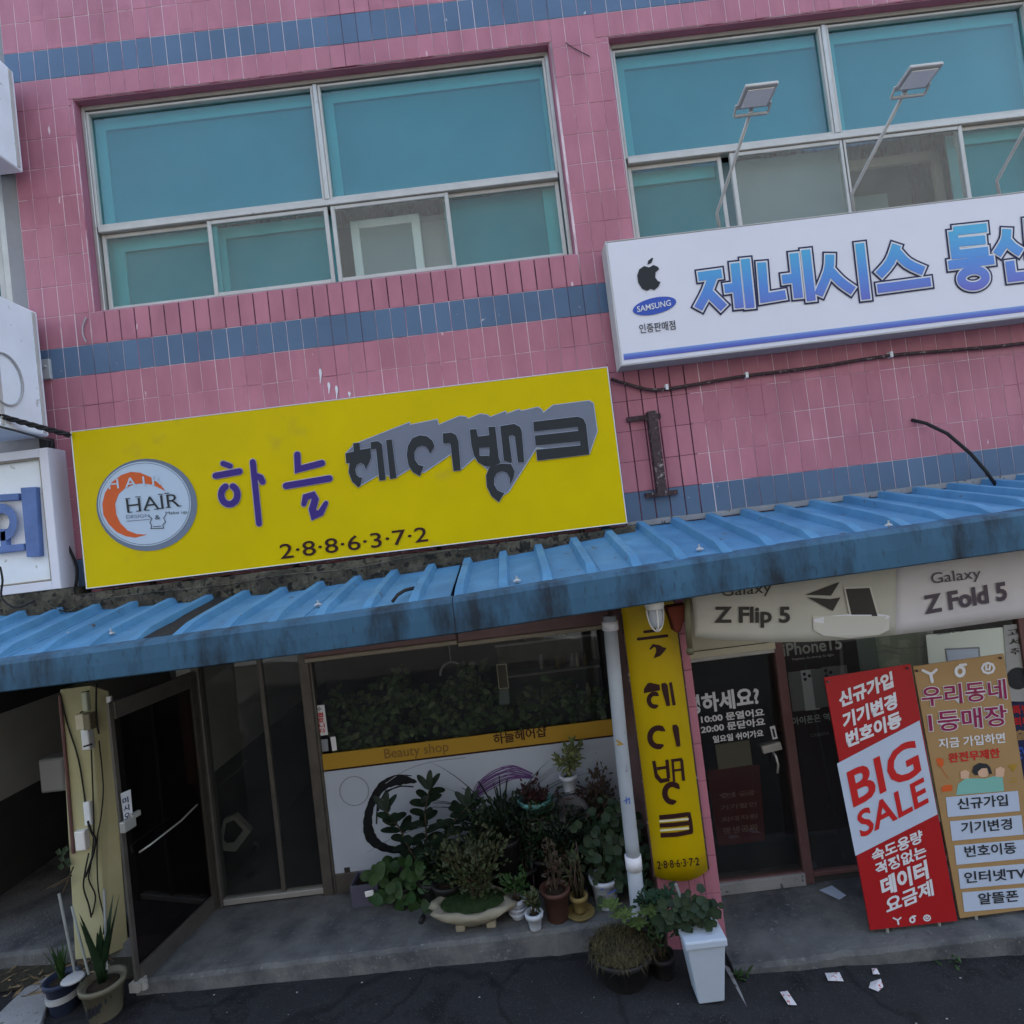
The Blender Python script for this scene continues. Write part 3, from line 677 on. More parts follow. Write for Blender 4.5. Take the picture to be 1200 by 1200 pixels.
# stickers on the glass
sG = S(.012)
st = tag(ngon('window_sticker', [(367, 827), (380, 826), (384.5, 861), (372, 863)], sG, 'printw', None, .004), 'narrow white sticker with red writing at left end of the salon window', 'sticker')
text('lettering', '수', (372, 834), (377, 833), 5, sG, 'inkgrey', st, .02, .006)
for i, ch in enumerate('협합니다'): text('lettering', ch, (372.5 + i * .9, 841 + i * 6.2), (379 + i * .9, 840 + i * 6.2), 5.5, sG, 'redprint', st, .03, .006)
ngon('paper_tag', [(387, 864), (393, 863), (395, 879), (389.5, 880)], sG, 'printw', None, .004)
tag(bpy.data.objects['paper_tag'], 'tiny white paper tag stuck low on the salon window glass', 'sticker')
ngon('photo_sticker', [(374, 867), (384, 866), (385, 880), (375.5, 881)], sG, 'greyprint', None, .004)
tag(bpy.data.objects['photo_sticker'], 'small grey picture sticker below the red lettered sticker', 'sticker')

# -------- salon room seen through the glass
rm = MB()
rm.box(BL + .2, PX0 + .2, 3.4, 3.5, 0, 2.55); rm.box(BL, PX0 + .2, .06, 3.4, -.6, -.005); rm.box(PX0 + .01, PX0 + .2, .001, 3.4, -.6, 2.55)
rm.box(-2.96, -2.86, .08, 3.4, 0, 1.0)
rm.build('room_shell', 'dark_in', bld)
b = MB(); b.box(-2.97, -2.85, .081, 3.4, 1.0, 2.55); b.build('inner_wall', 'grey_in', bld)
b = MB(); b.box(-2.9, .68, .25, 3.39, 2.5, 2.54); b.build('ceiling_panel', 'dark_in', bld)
# -------- open door of the salon
DF, DH = Vector((G(160, 1163, -.0).x, G(160, 1163, -.0).y, 0)), Vector((XH - .01, -.045, 0))
dv = (DF - DH); DL = dv.length; dv.normalize(); dn = Vector((-dv.y, dv.x, 0))
if dn.x < 0: dn = -dn                            # faces the street side, +X
door = thing('glass_door', DH, 'dark glass salon door standing wide open with a thin pull bar', 'door')
def DP(t, z, o=0): return DH + dv * t + dn * o + Vector((0, 0, z))
DZ = P(134, 817, -.70).z; print('DZ', DZ)
def dbar(t0, t1, z0, z1, m, name='frame', th=.022, par=None, o=0): 
    b = MB(); b.obox(DP((t0 + t1) / 2, (z0 + z1) / 2, o), dv * (t1 - t0) / 2, dn * th, Vector((0, 0, (z1 - z0) / 2))); return b.build(name, m, par or door, bevel=.003)
dbar(0, .05, .03, DZ, 'bronze', 'hinge_stile'); dbar(DL - .035, DL, .03, DZ, 'bronzel', 'lock_stile', th=.010)
dbar(.05, DL - .035, .03, .155, 'bronzel', 'bottom_rail'); dbar(.05, DL - .035, DZ - .12, DZ, 'bronzel', 'top_rail')
dbar(.05, DL - .035, .155, DZ - .10, glass('dark_door_glass', (.24, .16, .14), .0, dirt=.006), 'pane', .004)
sD = SP(DP(0, 0, .03), dn)
hb = MB(); A1, A2, A3, A4 = sD(250, 946 + 2), sD(218, 985 - 3), sD(214, 985), sD(165, 998)
h0, h1, h2 = sD(231, 943, .04), sD(176, 990, .05), sD(163, 999, .0)
hb.tube([sD(231, 943, -.01), h0, sD(212, 962, .045), h1, h2], .0065, 8); hn = hb.build('pull_bar', 'alu', door, smooth=True)
b = MB(); b.obox(sD(150, 966, .02), dv * .05, dn * .02, Vector((0, 0, .035))); b.obox(sD(158, 955, .02), dv * .04, dn * .014, Vector((0, 0, .018))); b.build('lock_case', 'alu', door, bevel=.004)
b = MB(); b.obox(DP(DL - .02, .04, .0), dv * .04, dn * .035, Vector((0, 0, .03))); b.tube([DP(DL - .02, .01, .05), DP(DL - .02, .06, .05)], .02, 10); b.build('pivot', 'alu', door)
stk = ngon('door_sticker', [(141, 930), (153, 925), (156, 960), (146, 966)], sD, 'printw', door, .004)
for i, ch in enumerate('미시오'): text('lettering', ch, (144 + i, 943 + i * 9), (151 + i, 940 + i * 9), 7, sD, 'navy', stk, .03, .006)

# interior tub leaning behind the glass
b = MB(); c = P(272, 977, .10); q1 = [P(x, y, .10) for x, y in ((258, 993), (274, 996), (292, 976), (282, 960), (270, 962))]
for i in range(4): b.tube([q1[i], q1[i + 1]], .018, 8)
tb = MB()
o = [P(x, y, .10) for x, y in ((256, 985), (262, 997), (276, 998), (294, 974), (276, 955), (262, 960))]
inn = [P(x, y, .10) for x, y in ((262, 984), (266, 988), (274, 987), (285, 973), (274, 961), (265, 965))]
nn = len(o); bk_ = [p + Vector((0, .05, 0)) for p in o]
tb.add(o + inn + bk_, [(i, (i + 1) % nn, nn + (i + 1) % nn, nn + i) for i in range(nn)] + [(i, 2 * nn + i, 2 * nn + (i + 1) % nn, (i + 1) % nn) for i in range(nn)])
tub = tag(tb.build('plastic_tub', mat('dull_grey_plastic', (.13, .135, .135), .6)), 'pale rimmed tub seen through the glass beside the open door', 'tub')

# -------- phone shop front (floor -.25, front plane Y = -.2)
YP = -.20; FZ = -.25
XD0 = PX1 + .002; XD1 = P(940, 1030, YP).x
jx0, jx1 = P(903, 757, YP).x, P(914, 757, YP).x
jb0, jb1 = P(943, 1028, YP).x, P(953, 1027, YP).x
jx = (jx0 + jb0) / 2
b = MB(); b.cbox(jx - .0, jx + .075, YP - .03, YP + .05, FZ, 2.12, .006); b.cbox(XD0, XD0 + .05, YP - .02, YP + .05, FZ, 2.12, .006)
b.cbox(XD0 + .05, jx, YP - .03, YP + .04, FZ, FZ + .10, .006)
pf = b.build('shopfront_frame', 'maroonf', bld)
b = MB(); b.cbox(XD0 - .03, jx + .0, YP - .05, YP - .031, FZ + .004, FZ + .095, .004); b.build('door_sill', 'concl', pf)
b = MB(); b.box(XD0 + .05, jx, YP, YP + .008, FZ + .10, 1.93); b.build('pane', 'darkg', pf)
b = MB(); b.box(jx + .075, 6.2, YP, YP + .008, FZ + .09, 2.12); b.build('pane', 'darkg', pf)
b = MB(); b.cbox(jx + .0755, 6.2, YP - .03, YP + .05, FZ + .05, FZ + .085, .004); b.cbox(3.9, 3.98, YP - .03, YP + .05, FZ + .086, 2.12, .004); b.build('window_sill', 'maroonf', pf)
b = MB(); b.box(jx + .0755, 6.2, YP - .015, YP + .05, FZ - .3, FZ + .049); b.build('base_wall', 'dark_in', pf)
fz1 = 2.44; zh_ = P(840, 769, YP - .07).z; print('hdr', zh_)
b = MB(); b.cbox(XD0, 6.2, YP - .06, YP + .06, 2.12, fz1 + .1, .006); b.cbox(XD0, jx - .002, YP - .07, YP - .04, zh_, 2.118, .006); cb = b.build('cream_header', 'cream', pf)
b = MB(); b.cbox(XD0, jx - .002, YP - .078, YP - .071, zh_ + .055, zh_ + .062, .002); b.build('header_strip', 'bronze', pf)
b = MB(); b.cbox(XD0, jx - .002, YP - .04, YP - .0, zh_ - .035, zh_ - .002, .004); b.build('header_strip', 'aluw', pf)
b = MB(); b.box(1.15, 6.4, 2.9, 3.0, -.3, 2.5); b.box(1.15, 6.4, YP + .06, 2.9, -.6, FZ - .005); b.box(1.15, 6.4, YP + .07, 2.9, 2.45, 2.5); b.box(6.3, 6.4, YP, 2.9, -.3, 2.45); b.build('room_shell', 'dark_in', bld)
for i in range(4):
    b = MB(); b.box(1.3, 2.4, .6 + i * .5, .68 + i * .5, 2.25 - i * .0, 2.28); b.build('ceiling_tube', 'greyp', pf)
# door furniture
sP = S(YP - .005)
hd = MB(); c = P(902, 873, YP - .03); hd.obox(P(904, 876, YP - .02), Vector((.075, 0, .009)), (0, .018, 0), (-.004, 0, .028)); hd.build('door_lock', 'alu', pf, bevel=.004)
hd = MB(); hd.tube([P(906, 882, YP - .03), P(909, 886, YP - .07), P(912, 896, YP - .07), P(911, 906, YP - .07)], .009, 8); hd.build('door_handle', 'alu', pf, smooth=True)
strokes('lock_sticker', [([(905, 851), (908.5, 866)], 6, 'butt')], sP, 'printw', pf, .004)
strokes('lock_sticker_face', [([(905.6, 854), (908, 864)], 2.5, 'butt')], sP, 'ink', pf, .006)
text('lettering', '안녕하세요?', (784, 842), (891, 826), 23, sP, 'printw', pf, .034)
text('lettering', '10:00 문열어요', (822, 848), (896, 839), 9.5, sP, 'printw', pf, .03)
text('lettering', '20:00 문닫아요', (822, 860), (897, 850), 9.5, sP, 'printw', pf, .03)
text('lettering', '일요일 쉬어가요', (836, 871), (895, 863), 8.5, sP, 'printw', pf, .03)
# things seen through the phone shop door
sI = S(YP + .10)
po = tag(ngon('red_poster', [(828, 903), (890, 896), (897, 985), (842, 992)], sI, mat('deep_red_poster', (.09, .010, .012), .5), None, 0, .01), 'deep red poster with rows of writing behind the phone shop door', 'poster')
for i, (t, hh) in enumerate((('현금', 6), ('기기할인', 6), ('최대지원', 6), ('평생공짜', 8))):
    text('lettering', t, (843 + i * 1.5, 936 + i * 14), (886 + i, 931 + i * 14), hh, sI, mat('faded_print', (.22, .13, .12), .5), po, .02, .014)
tag(ngon('beige_notice', [(838, 873), (878, 867), (882, 896), (842, 902)], S(YP + .09), mat('beige_notice_paper', (.20, .18, .14), .6), None, 0, .004), 'beige paper notice behind the phone shop door glass', 'notice')
tag(ngon('white_notice', [(802, 844), (818, 846), (821, 866), (817, 867), (819, 880), (806, 882)], S(YP + .02), 'greyp', None, 0, .004), 'small pale notice at the pillar edge of the door', 'notice')
# window posters
sQ = S(YP - .004)
pp = tag(ngon('phone_poster', [(913, 745), (1001, 735), (1040, 1010), (951, 1020)], S(YP + .02), 'poster', None, .0, .004), 'dark poster with upright phones and the heading iPhone15', 'poster')
sQ = S(YP + .02)
text('lettering', 'iPhone15', (918, 769), (987, 760), 15, sQ, 'printw', pp, .02, .008, cap=.73)
text('lettering', 'Titanium. So strong. So light.', (928, 775), (978, 769), 3.5, sQ, 'phone2', pp, .01, .008)
for i, (x, y, w_, h_, m_) in enumerate(((923, 788, 17, 46, 'phone1'), (938, 786, 17, 47, 'phone2'), (950, 785, 14, 45, 'phone1'), (963, 782, 17, 46, 'phone1'), (978, 781, 14, 44, 'phone1'))):
    k = [(x, y), (x + w_, y - 2), (x + w_ + 6, y + h_ - 2), (x + 6, y + h_)]
    ngon('phone_picture', k, sQ, m_, pp, .007 + i * .0008)
    if i in (1, 3): strokes('lens_picture', [([(x + 4.5, y + 4), (x + 4.6, y + 4.1)], 4), ([(x + 10.5, y + 6), (x + 10.6, y + 6)], 4), ([(x + 5.5, y + 10), (x + 5.6, y + 10)], 4)], sQ, 'ink', pp, .012)
text('lettering', '아이폰은 역시', (929, 850), (981, 843), 9, sQ, 'phone2', pp, .01, .008)
text('lettering', 'CAMERA', (950, 864), (972, 861), 4, sQ, 'phone1', pp, .01, .008)
tag(ngon('grey_poster', [(994, 740), (1024, 736), (1062, 1000), (1034, 1004)], S(YP + .035), 'gsheet', None, .0, .004), 'plain dark blue grey sheet right of the phone poster', 'poster')
gp = tag(ngon('green_grey_poster', [(1022, 737), (1092, 728), (1125, 960), (1060, 968)], S(YP + .05), mat('grey_green_poster', (.40, .45, .42), .5, c2=(.55, .58, .54), c2s=4, c2lo=.5, c2hi=.52), None, 0, .004), 'grey green sheet with a white swoosh beside the mint poster', 'poster')
strokes('swoosh', [([(1026, 764), (1040, 763), (1056, 767)], [3, 4, 1]), ([(1030, 755), (1050, 760), (1090, 758)], [1, 2, 1])], S(YP + .05), 'greyp', gp, .007)
mp = tag(ngon('mint_poster', [(1085, 744), (1176, 735), (1182, 790), (1186, 860), (1097, 860)], S(YP + .0), 'mintp', None, .0, .004), 'pale mint poster with a tablet picture above the gold banner', 'poster')
sM = S(YP + .0)
text('lettering', 'Galaxy Z Flip5 · Fold5', (1098, 745), (1150, 738), 3.5, sM, 'inkgrey', mp, .01, .008)
ngon('tablet_picture', [(1107, 760), (1148, 758), (1150, 790), (1111, 792)], sM, 'greyprint', mp, .006)
ngon('tablet_screen', [(1109, 762), (1146, 760), (1148, 788), (1113, 790)], sM, 'printb', mp, .008)
gq = tag(ngon('grey_notice', [(1176, 733), (1235, 726), (1250, 822), (1182, 822)], sM, 'greyp', None, .006, .004), 'grey poster with writing and black discs at the right edge', 'poster')
for i, t in enumerate(('고객은', '세 상', '추천해요')): text('lettering', t, (1181 + i * 2, 746 + i * 11), (1225 + i * 2, 739 + i * 11), 8, sM, 'inkgrey', gq, .015, .014)
strokes('black_disc', [(ell(1193, 795, 13, 13, 24), 0, 'poly'), (ell(1215, 782, 14, 14, 24), 0, 'poly')], sM, 'ink', gq, .014)
cs = tag(ngon('colour_sheet', [(1182, 824), (1240, 818), (1250, 940), (1192, 940)], sM, 'navy', None, .004, .004), 'dark poster with red and yellow print behind the gold banner edge', 'poster')
text('lettering', '특별할인', (1187, 838), (1228, 833), 11, sM, 'redprint', cs, .03, .01); text('lettering', '최대혜택', (1188, 852), (1229, 847), 11, sM, 'redprint', cs, .03, .01)
text('lettering', '할인', (1190, 868), (1228, 864), 12, sM, 'gold', cs, .03, .01); text('lettering', 'EVENT', (1192, 890), (1232, 886), 14, sM, 'blueprint', cs, .03, .01)

# ================================================================== YELLOW SIGN
YS = -.20
sg = thing('shop_sign', P(408, 650, YS), 'long yellow salon signboard with round hair logo and grey shadowed letters', 'sign')
x0, x1 = (P(82, 508, YS).x + P(102, 692, YS).x) / 2, (P(714, 427, YS).x + P(733, 612, YS).x) / 2
z0, z1 = (P(102, 692, YS).z + P(733, 612, YS).z) / 2, (P(82, 508, YS).z + P(714, 427, YS).z) / 2
b = MB(); b.cbox(x0 + .006, x1 - .006, YS, -.03, z0 + .006, z1 - .006, .002); b.build('face', 'yellow', sg)
b = MB(); rectframe(b, x0, x1, z0, z1, .008, YS - .006, YS + .17, 0); b.build('trim', 'printw', sg)
b = MB(); b.box(x0 - .012, x0 - .001, YS + .01, -.02, z0, z1); b.build('side_plate', 'rust', sg)
for k in range(4):
    xx = x0 + .4 + k * 1.2; b = MB(); b.box(xx, xx + .04, -.029, .0, z0 - .04, z0 + .1); b.build('bracket', 'rust', sg)
sY = S(YS)
q4 = lambda *p: [(100 + x / 5.4545, 530 + y / 5.4545) for x, y in p]
q5 = lambda *p: [(400 + x / 3.75, 440 + y / 3.75) for x, y in p]
q3 = lambda *p: [(x / 3, 350 + y / 3) for x, y in p]
lg = strokes('logo_disc', [(ell(172.0, 591.6, 58.5, 53.5), 0, 'poly')], sY, 'logog', sg, .004)
strokes('logo_face', [(ell(169.4, 590.4, 54.5, 49.6), 0, 'poly')], sY, 'logow', lg, .007)
strokes('logo_line', [(ell(169.4, 590.4, 52.8, 47.9), .7, 'ring'), (ell(172, 591.6, 58.7, 53.7), .7, 'ring')], sY, 'logog', lg, .009)
ngon('crescent', q4((512, 248), (470, 195), (420, 160), (350, 130), (290, 125), (230, 145), (170, 190), (125, 260), (108, 330), (115, 400), (150, 460), (200, 510), (260, 537), (320, 546), (395, 526), (330, 523), (270, 500), (225, 455), (198, 400), (190, 330), (212, 268), (255, 228), (310, 205), (370, 198), (430, 208), (480, 232)), sY, 'orange', lg, .009)
text('lettering', 'H A I R', q4((150, 236))[0], q4((490, 205))[0], 12, sY, 'logow', lg, .004, .012, cap=.73)
a0, a1 = q4((268, 384))[0], q4((606, 345))[0]
text('lettering', 'HAIR', a0, a1, 16.5, sY, 'ink', lg, -.004, .013, cap=.73)
def ser(px): 
    return [([q4((x - 16, y + .9))[0], q4((x + 16, y - .9))[0]], 1.0, 'butt') for x, y in px]
strokes('letter_serif', ser(((285, 383), (340, 376), (395, 370), (455, 363), (487, 358), (530, 352), (600, 343), (270, 296), (335, 285), (480, 268), (520, 262))), sY, 'ink', lg, .015)
text('lettering', 'DESIGN', q4((262, 424))[0], q4((410, 414))[0], 4, sY, 'logog', lg, .0, .012)
strokes('logo_rule', [(q4((265, 440), (412, 428)), .7)], sY, 'logog', lg, .012)
text('lettering', 'Make up', q4((515, 404))[0], q4((652, 396))[0], 4.5, sY, 'ink', lg, .0, .012)
text('lettering', '&', q4((446, 430))[0], q4((480, 428))[0], 5, sY, 'ink', lg, .0, .012)
strokes('logo_scissors', [(q4((405, 405), (425, 425), (412, 450), (425, 470), (418, 488), (500, 485), (495, 465), (512, 445), (500, 420), (515, 400)), .8), (q4((435, 475), (485, 472)), .7)], sY, 'ink', lg, .012)
ha = [(q4((880, 72), (925, 88)), 6.4), (q4((832, 150), (985, 122)), 7.4), (q4((1070, 62), (1110, 455)), 7.0), (q4((1090, 150), (1120, 162), (1132, 188)), 7.2),
      ([(100 + x / 5.4545, 530 + y / 5.4545) for x, y in arc(920, 272, 52, 60, 118, 424, 26)], 7.6)]
nl = [(q3((1045, 548), (1047, 600), (1132, 578)), 7.4), (q3((1005, 658), (1158, 632)), 7.6),
      (q3((1068, 722), (1074, 697), (1100, 690), (1108, 705), (1098, 740), (1104, 762), (1128, 752), (1146, 718)), [6, 7, 7.5, 8, 8.5, 8.5, 7.5, 5])]
l1 = strokes('letter', ha, sY, 'purple', sg, .010); strokes('letter_edge', ha, sY, 'purplel', l1, .006, ex=1.7)
l2 = strokes('letter', nl, sY, 'purple', sg, .010); strokes('letter_edge', nl, sY, 'purplel', l2, .006, ex=1.7)
shd = q5((22, 338), (60, 300), (300, 205), (302, 216), (422, 192), (428, 216), (520, 178), (545, 180), (558, 190), (610, 168), (640, 172), (655, 182), (722, 156), (727, 168), (780, 148), (792, 155), (865, 138), (882, 150), (888, 163), (930, 130), (1090, 110), (1108, 122), (1125, 245), (1090, 346), (1050, 340), (858, 318), (735, 512), (705, 530), (680, 500), (660, 430), (585, 362), (530, 411), (505, 405), (490, 340), (365, 426), (335, 425), (310, 405), (240, 448), (200, 440), (160, 440), (85, 484), (60, 470), (35, 400))
sh = strokes('letter_shadow', [(shd, 0, 'poly')], sY, 'shade', sg, .005)
strokes('shadow_edge', [(shd, .9, 'ring')], sY, 'shadel', sh, .007)
L5 = {'letter_he': [((52, 298), (80, 295), (83, 326), (128, 318), (131, 360), (122, 385), (106, 412), (100, 392), (85, 384), (68, 392), (61, 415), (66, 436), (80, 448), (92, 446), (84, 484), (75, 492), (47, 466), (32, 425), (36, 384), (22, 386), (18, 342), (54, 334)),
                    ((128, 292), (160, 288), (178, 300), (195, 458), (167, 462), (152, 322), (130, 324)), ((196, 283), (222, 280), (243, 450), (214, 455))],
      'letter_i': [((410, 312), (400, 285), (375, 266), (345, 262), (312, 275), (292, 310), (287, 350), (295, 395), (315, 425), (345, 443), (362, 398), (340, 393), (323, 370), (321, 338), (334, 315), (352, 308), (372, 313), (384, 330), (389, 347)),
                   ((445, 254), (485, 250), (505, 262), (515, 290), (525, 416), (493, 420), (480, 302), (472, 297), (448, 300))],
      'letter_baeng': [((564, 237), (594, 235), (600, 268), (650, 262), (645, 226), (676, 224), (692, 362), (701, 384), (660, 402), (632, 398), (650, 352.5), (651, 316), (607, 318), (608, 353), (649, 353), (631, 398), (602, 383), (582, 350), (571, 300)),
                       ((698, 222), (760, 212), (786, 226), (793, 245), (804, 380), (776, 383), (763, 268), (752, 262), (736, 266), (750, 374), (746, 386), (714, 374)),
                       ((650, 404), (702, 387), (746, 389), (762, 420), (757, 450), (742, 478), (740, 450), (728, 428), (706, 420), (685, 428), (672, 450), (672, 480), (685, 503), (708, 514), (718, 514), (692, 557), (660, 530), (640, 490), (636, 440))],
      'letter_keu': [((843, 203), (1040, 180), (1064, 190), (1076, 215), (1090, 346), (862, 374), (856, 326), (1050, 307), (1049, 289), (854, 308), (850, 264), (1041, 243), (1039, 226), (847, 246))]}
for k, ps in L5.items():
    lt = strokes('letter', [(q5(*p), 0, 'poly') for p in ps], sY, 'ink', sg, .012)
    strokes('letter_edge', [(q5(*p), .9, 'ring') for p in ps], sY, 'shadel', lt, .009)
ds = '2·8·8·6·3·7·2'
text('lettering', ds, (329, 655), (502, 634), 18, sY, 'inkb', sg, .006, .006, cap=.73)

# ================================================================== WHITE PHONE SHOP SIGN
YW = -.22
ws = thing('shop_sign', P(960, 330, YW), 'long white phone shop signboard with big blue outlined letters', 'sign')
x0 = (P(712, 284, YW).x + P(728, 428, YW).x) / 2; z1 = (P(712, 284, YW).z + P(1200, 226, YW).z) / 2; z0 = (P(728, 428, YW).z + P(1200, 370, YW).z) / 2
b = MB(); b.cbox(x0, 6.4, YW, -.03, z0, z1, .004); b.build('face', 'whiteb', ws)
b = MB(); rectframe(b, x0 - .012, 6.41, z0 - .012, z1 + .012, .011, YW - .004, -.03); b.build('trim', 'aluw', ws)
sT = S(YW)
b = MB(); b.box(x0 + .02, 6.38, YW - .004, YW - .002, z0 + .035, z0 + .085); b.build('blue_stripe', gradmat('stripe_print', z0 + .035, z0 + .085, (.16, .30, .62), (.07, .13, .48), (.05, .07, .40)), ws)
zg0, zg1 = P(960, 372, YW).z, P(960, 300, YW).z
GR = gradmat('letter_gradient_print', zg0 + .05, zg1 + .08, (.03, .36, .60), (.05, .22, .60), (.11, .10, .46))
z = lambda *p: [(700 + x / 2.4, y / 2.4) for x, y in p]
big_letters = [[z((284, 778), (350, 769)), z((326, 774), (308, 822), (284, 868)), z((312, 822), (336, 846), (356, 866)), z((358, 812), (386, 808)), z((387, 740), (400, 866)), z((416, 728), (430, 866))],
    [z((462, 738), (470, 838), (530, 828)), z((520, 786), (552, 782)), z((553, 712), (566, 838)), z((586, 702), (602, 846))],
    [z((654, 716), (650, 762), (622, 830)), z((652, 758), (684, 792), (720, 818)), z((738, 684), (756, 842))],
    [z((842, 688), (824, 736), (792, 774)), z((840, 706), (872, 740), (918, 762)), z((788, 812), (938, 792))],
    [z((1002, 650), (1096, 640)), z((1004, 682), (1092, 674)), z((1000, 650), (1008, 716), (1100, 706)), z((1052, 712), (1054, 736)), z((988, 746), (1116, 730))],
    [z((1152, 644), (1148, 676), (1124, 716)), z((1150, 674), (1168, 694), (1192, 710)), z((1212, 616), (1220, 722)), z((1160, 734), (1166, 780), (1236, 772))]]
for k, ps in enumerate(big_letters):
    def lay(nm, wd, m_, par, e):
        def ext(p):
            p = [Vector(q) for q in p]; k_ = (wd - 10.6) / 2; p[0] = p[0] + (p[0] - p[1]).normalized() * k_; p[-1] = p[-1] + (p[-1] - p[-2]).normalized() * k_; return [tuple(q) for q in p]
        it = [(ext(smooth(p, 3) if len(p) > 2 and k in (0, 2, 3, 5) and p[0][1] != p[1][1] and abs(p[2][0] - p[1][0]) < 24 else p), wd, 'butt') for p in ps]
        if k == 4: it.append((ell(700 + 1058 / 2.4, 782 / 2.4, 14.2, 9.6, 28, R(-6)), wd * .93, 'ring'))
        return strokes(nm, it, sT, m_, par, e)
    lt = lay('letter', 10.6, GR, ws, .0115); lay('letter_outline', 13.8, 'printw', lt, .0085); lay('letter_edge', 17.8, 'navy', lt, .004)
# fruit emblem
ap = lambda *p: [(700 + x / 2.4, y / 2.4) for x, y in p]
em = ngon('emblem', ap((145, 752), (158, 745), (170, 750), (174, 757), (164, 766), (163, 780), (170, 790), (178, 793), (172, 806), (160, 816), (150, 812), (140, 818), (126, 812), (115, 795), (112, 775), (118, 757), (132, 748)), sT, 'ink', ws, .005)
ngon('emblem_leaf', ap((141, 744), (143, 733), (155, 724), (157, 728), (152, 740)), sT, 'ink', em, .005)
el = strokes('oval_logo', [(ell(767, 358.5, 26, 9.6, 36, R(-13)), 0, 'poly')], sT, 'blueprint', ws, .005)
text('lettering', 'SAMSUNG', (747, 366), (786.5, 358), 7, sT, 'printw', el, .012, .008)
text('lettering', '인증판매점', (750, 391), (792, 386), 11, sT, 'ink', ws, .008, .005)
# floodlights on arms
def flood(base, kink, head, mid_y, label, d=(0, -.96, .16), up=(1, 0, .0)):
    t = thing('sign_lamp', P(*base, -.2), label, 'lamp', 'floodlights on arms above the white sign')
    hc = P(head[0], head[1], -1.02)
    b = MB(); b.tube([P(*base, -.16), P(kink[0], kink[1], -.2), P(*mid_y, -.9)], .013, 8); b.tube([P(*mid_y, -.9), P(*mid_y, -.9) + Vector((0, -.02, .05))], .016, 8); b.build('arm', 'aluw', t, smooth=True)
    d = Vector(d).normalized(); r_ = Vector(up).normalized(); r_ = (r_ - d * r_.dot(d)).normalized(); n_ = r_.cross(d)
    if n_.z > 0: n_ = -n_
    b = MB(); b.obox(hc, r_ * .112, d * .092, n_ * .012); b.build('housing', 'aluw', t, bevel=.006)
    b = MB(); b.obox(hc + n_ * .018, r_ * .088, d * .068, n_ * .003); b.build('lens', 'white', t)
    b = MB(); c_ = hc - d * .125 + n_ * .03; b.bar(c_ - r_ * .115, c_ + r_ * .115, .016); b.bar(c_ - r_ * .12, hc - d * .06 - r_ * .12, .012); b.bar(c_ + r_ * .12, hc - d * .06 + r_ * .12, .012); b.bar(c_, P(*mid_y, -.9), .014); b.build('yoke', 'aluw', t)
    return t
flood((843, 266), (840, 250), (887, 112), (880, 130), 'square floodlight on a bent arm above the left end of the white sign')
flood((1001, 250), (998, 228), (1076, 90), (1060, 108), 'square floodlight on a long slanting arm over the middle of the white sign')
flood((1171, 228), (1168, 212), (1262, 66), (1235, 90), 'floodlight at the right photo edge of which only the bent arm shows')

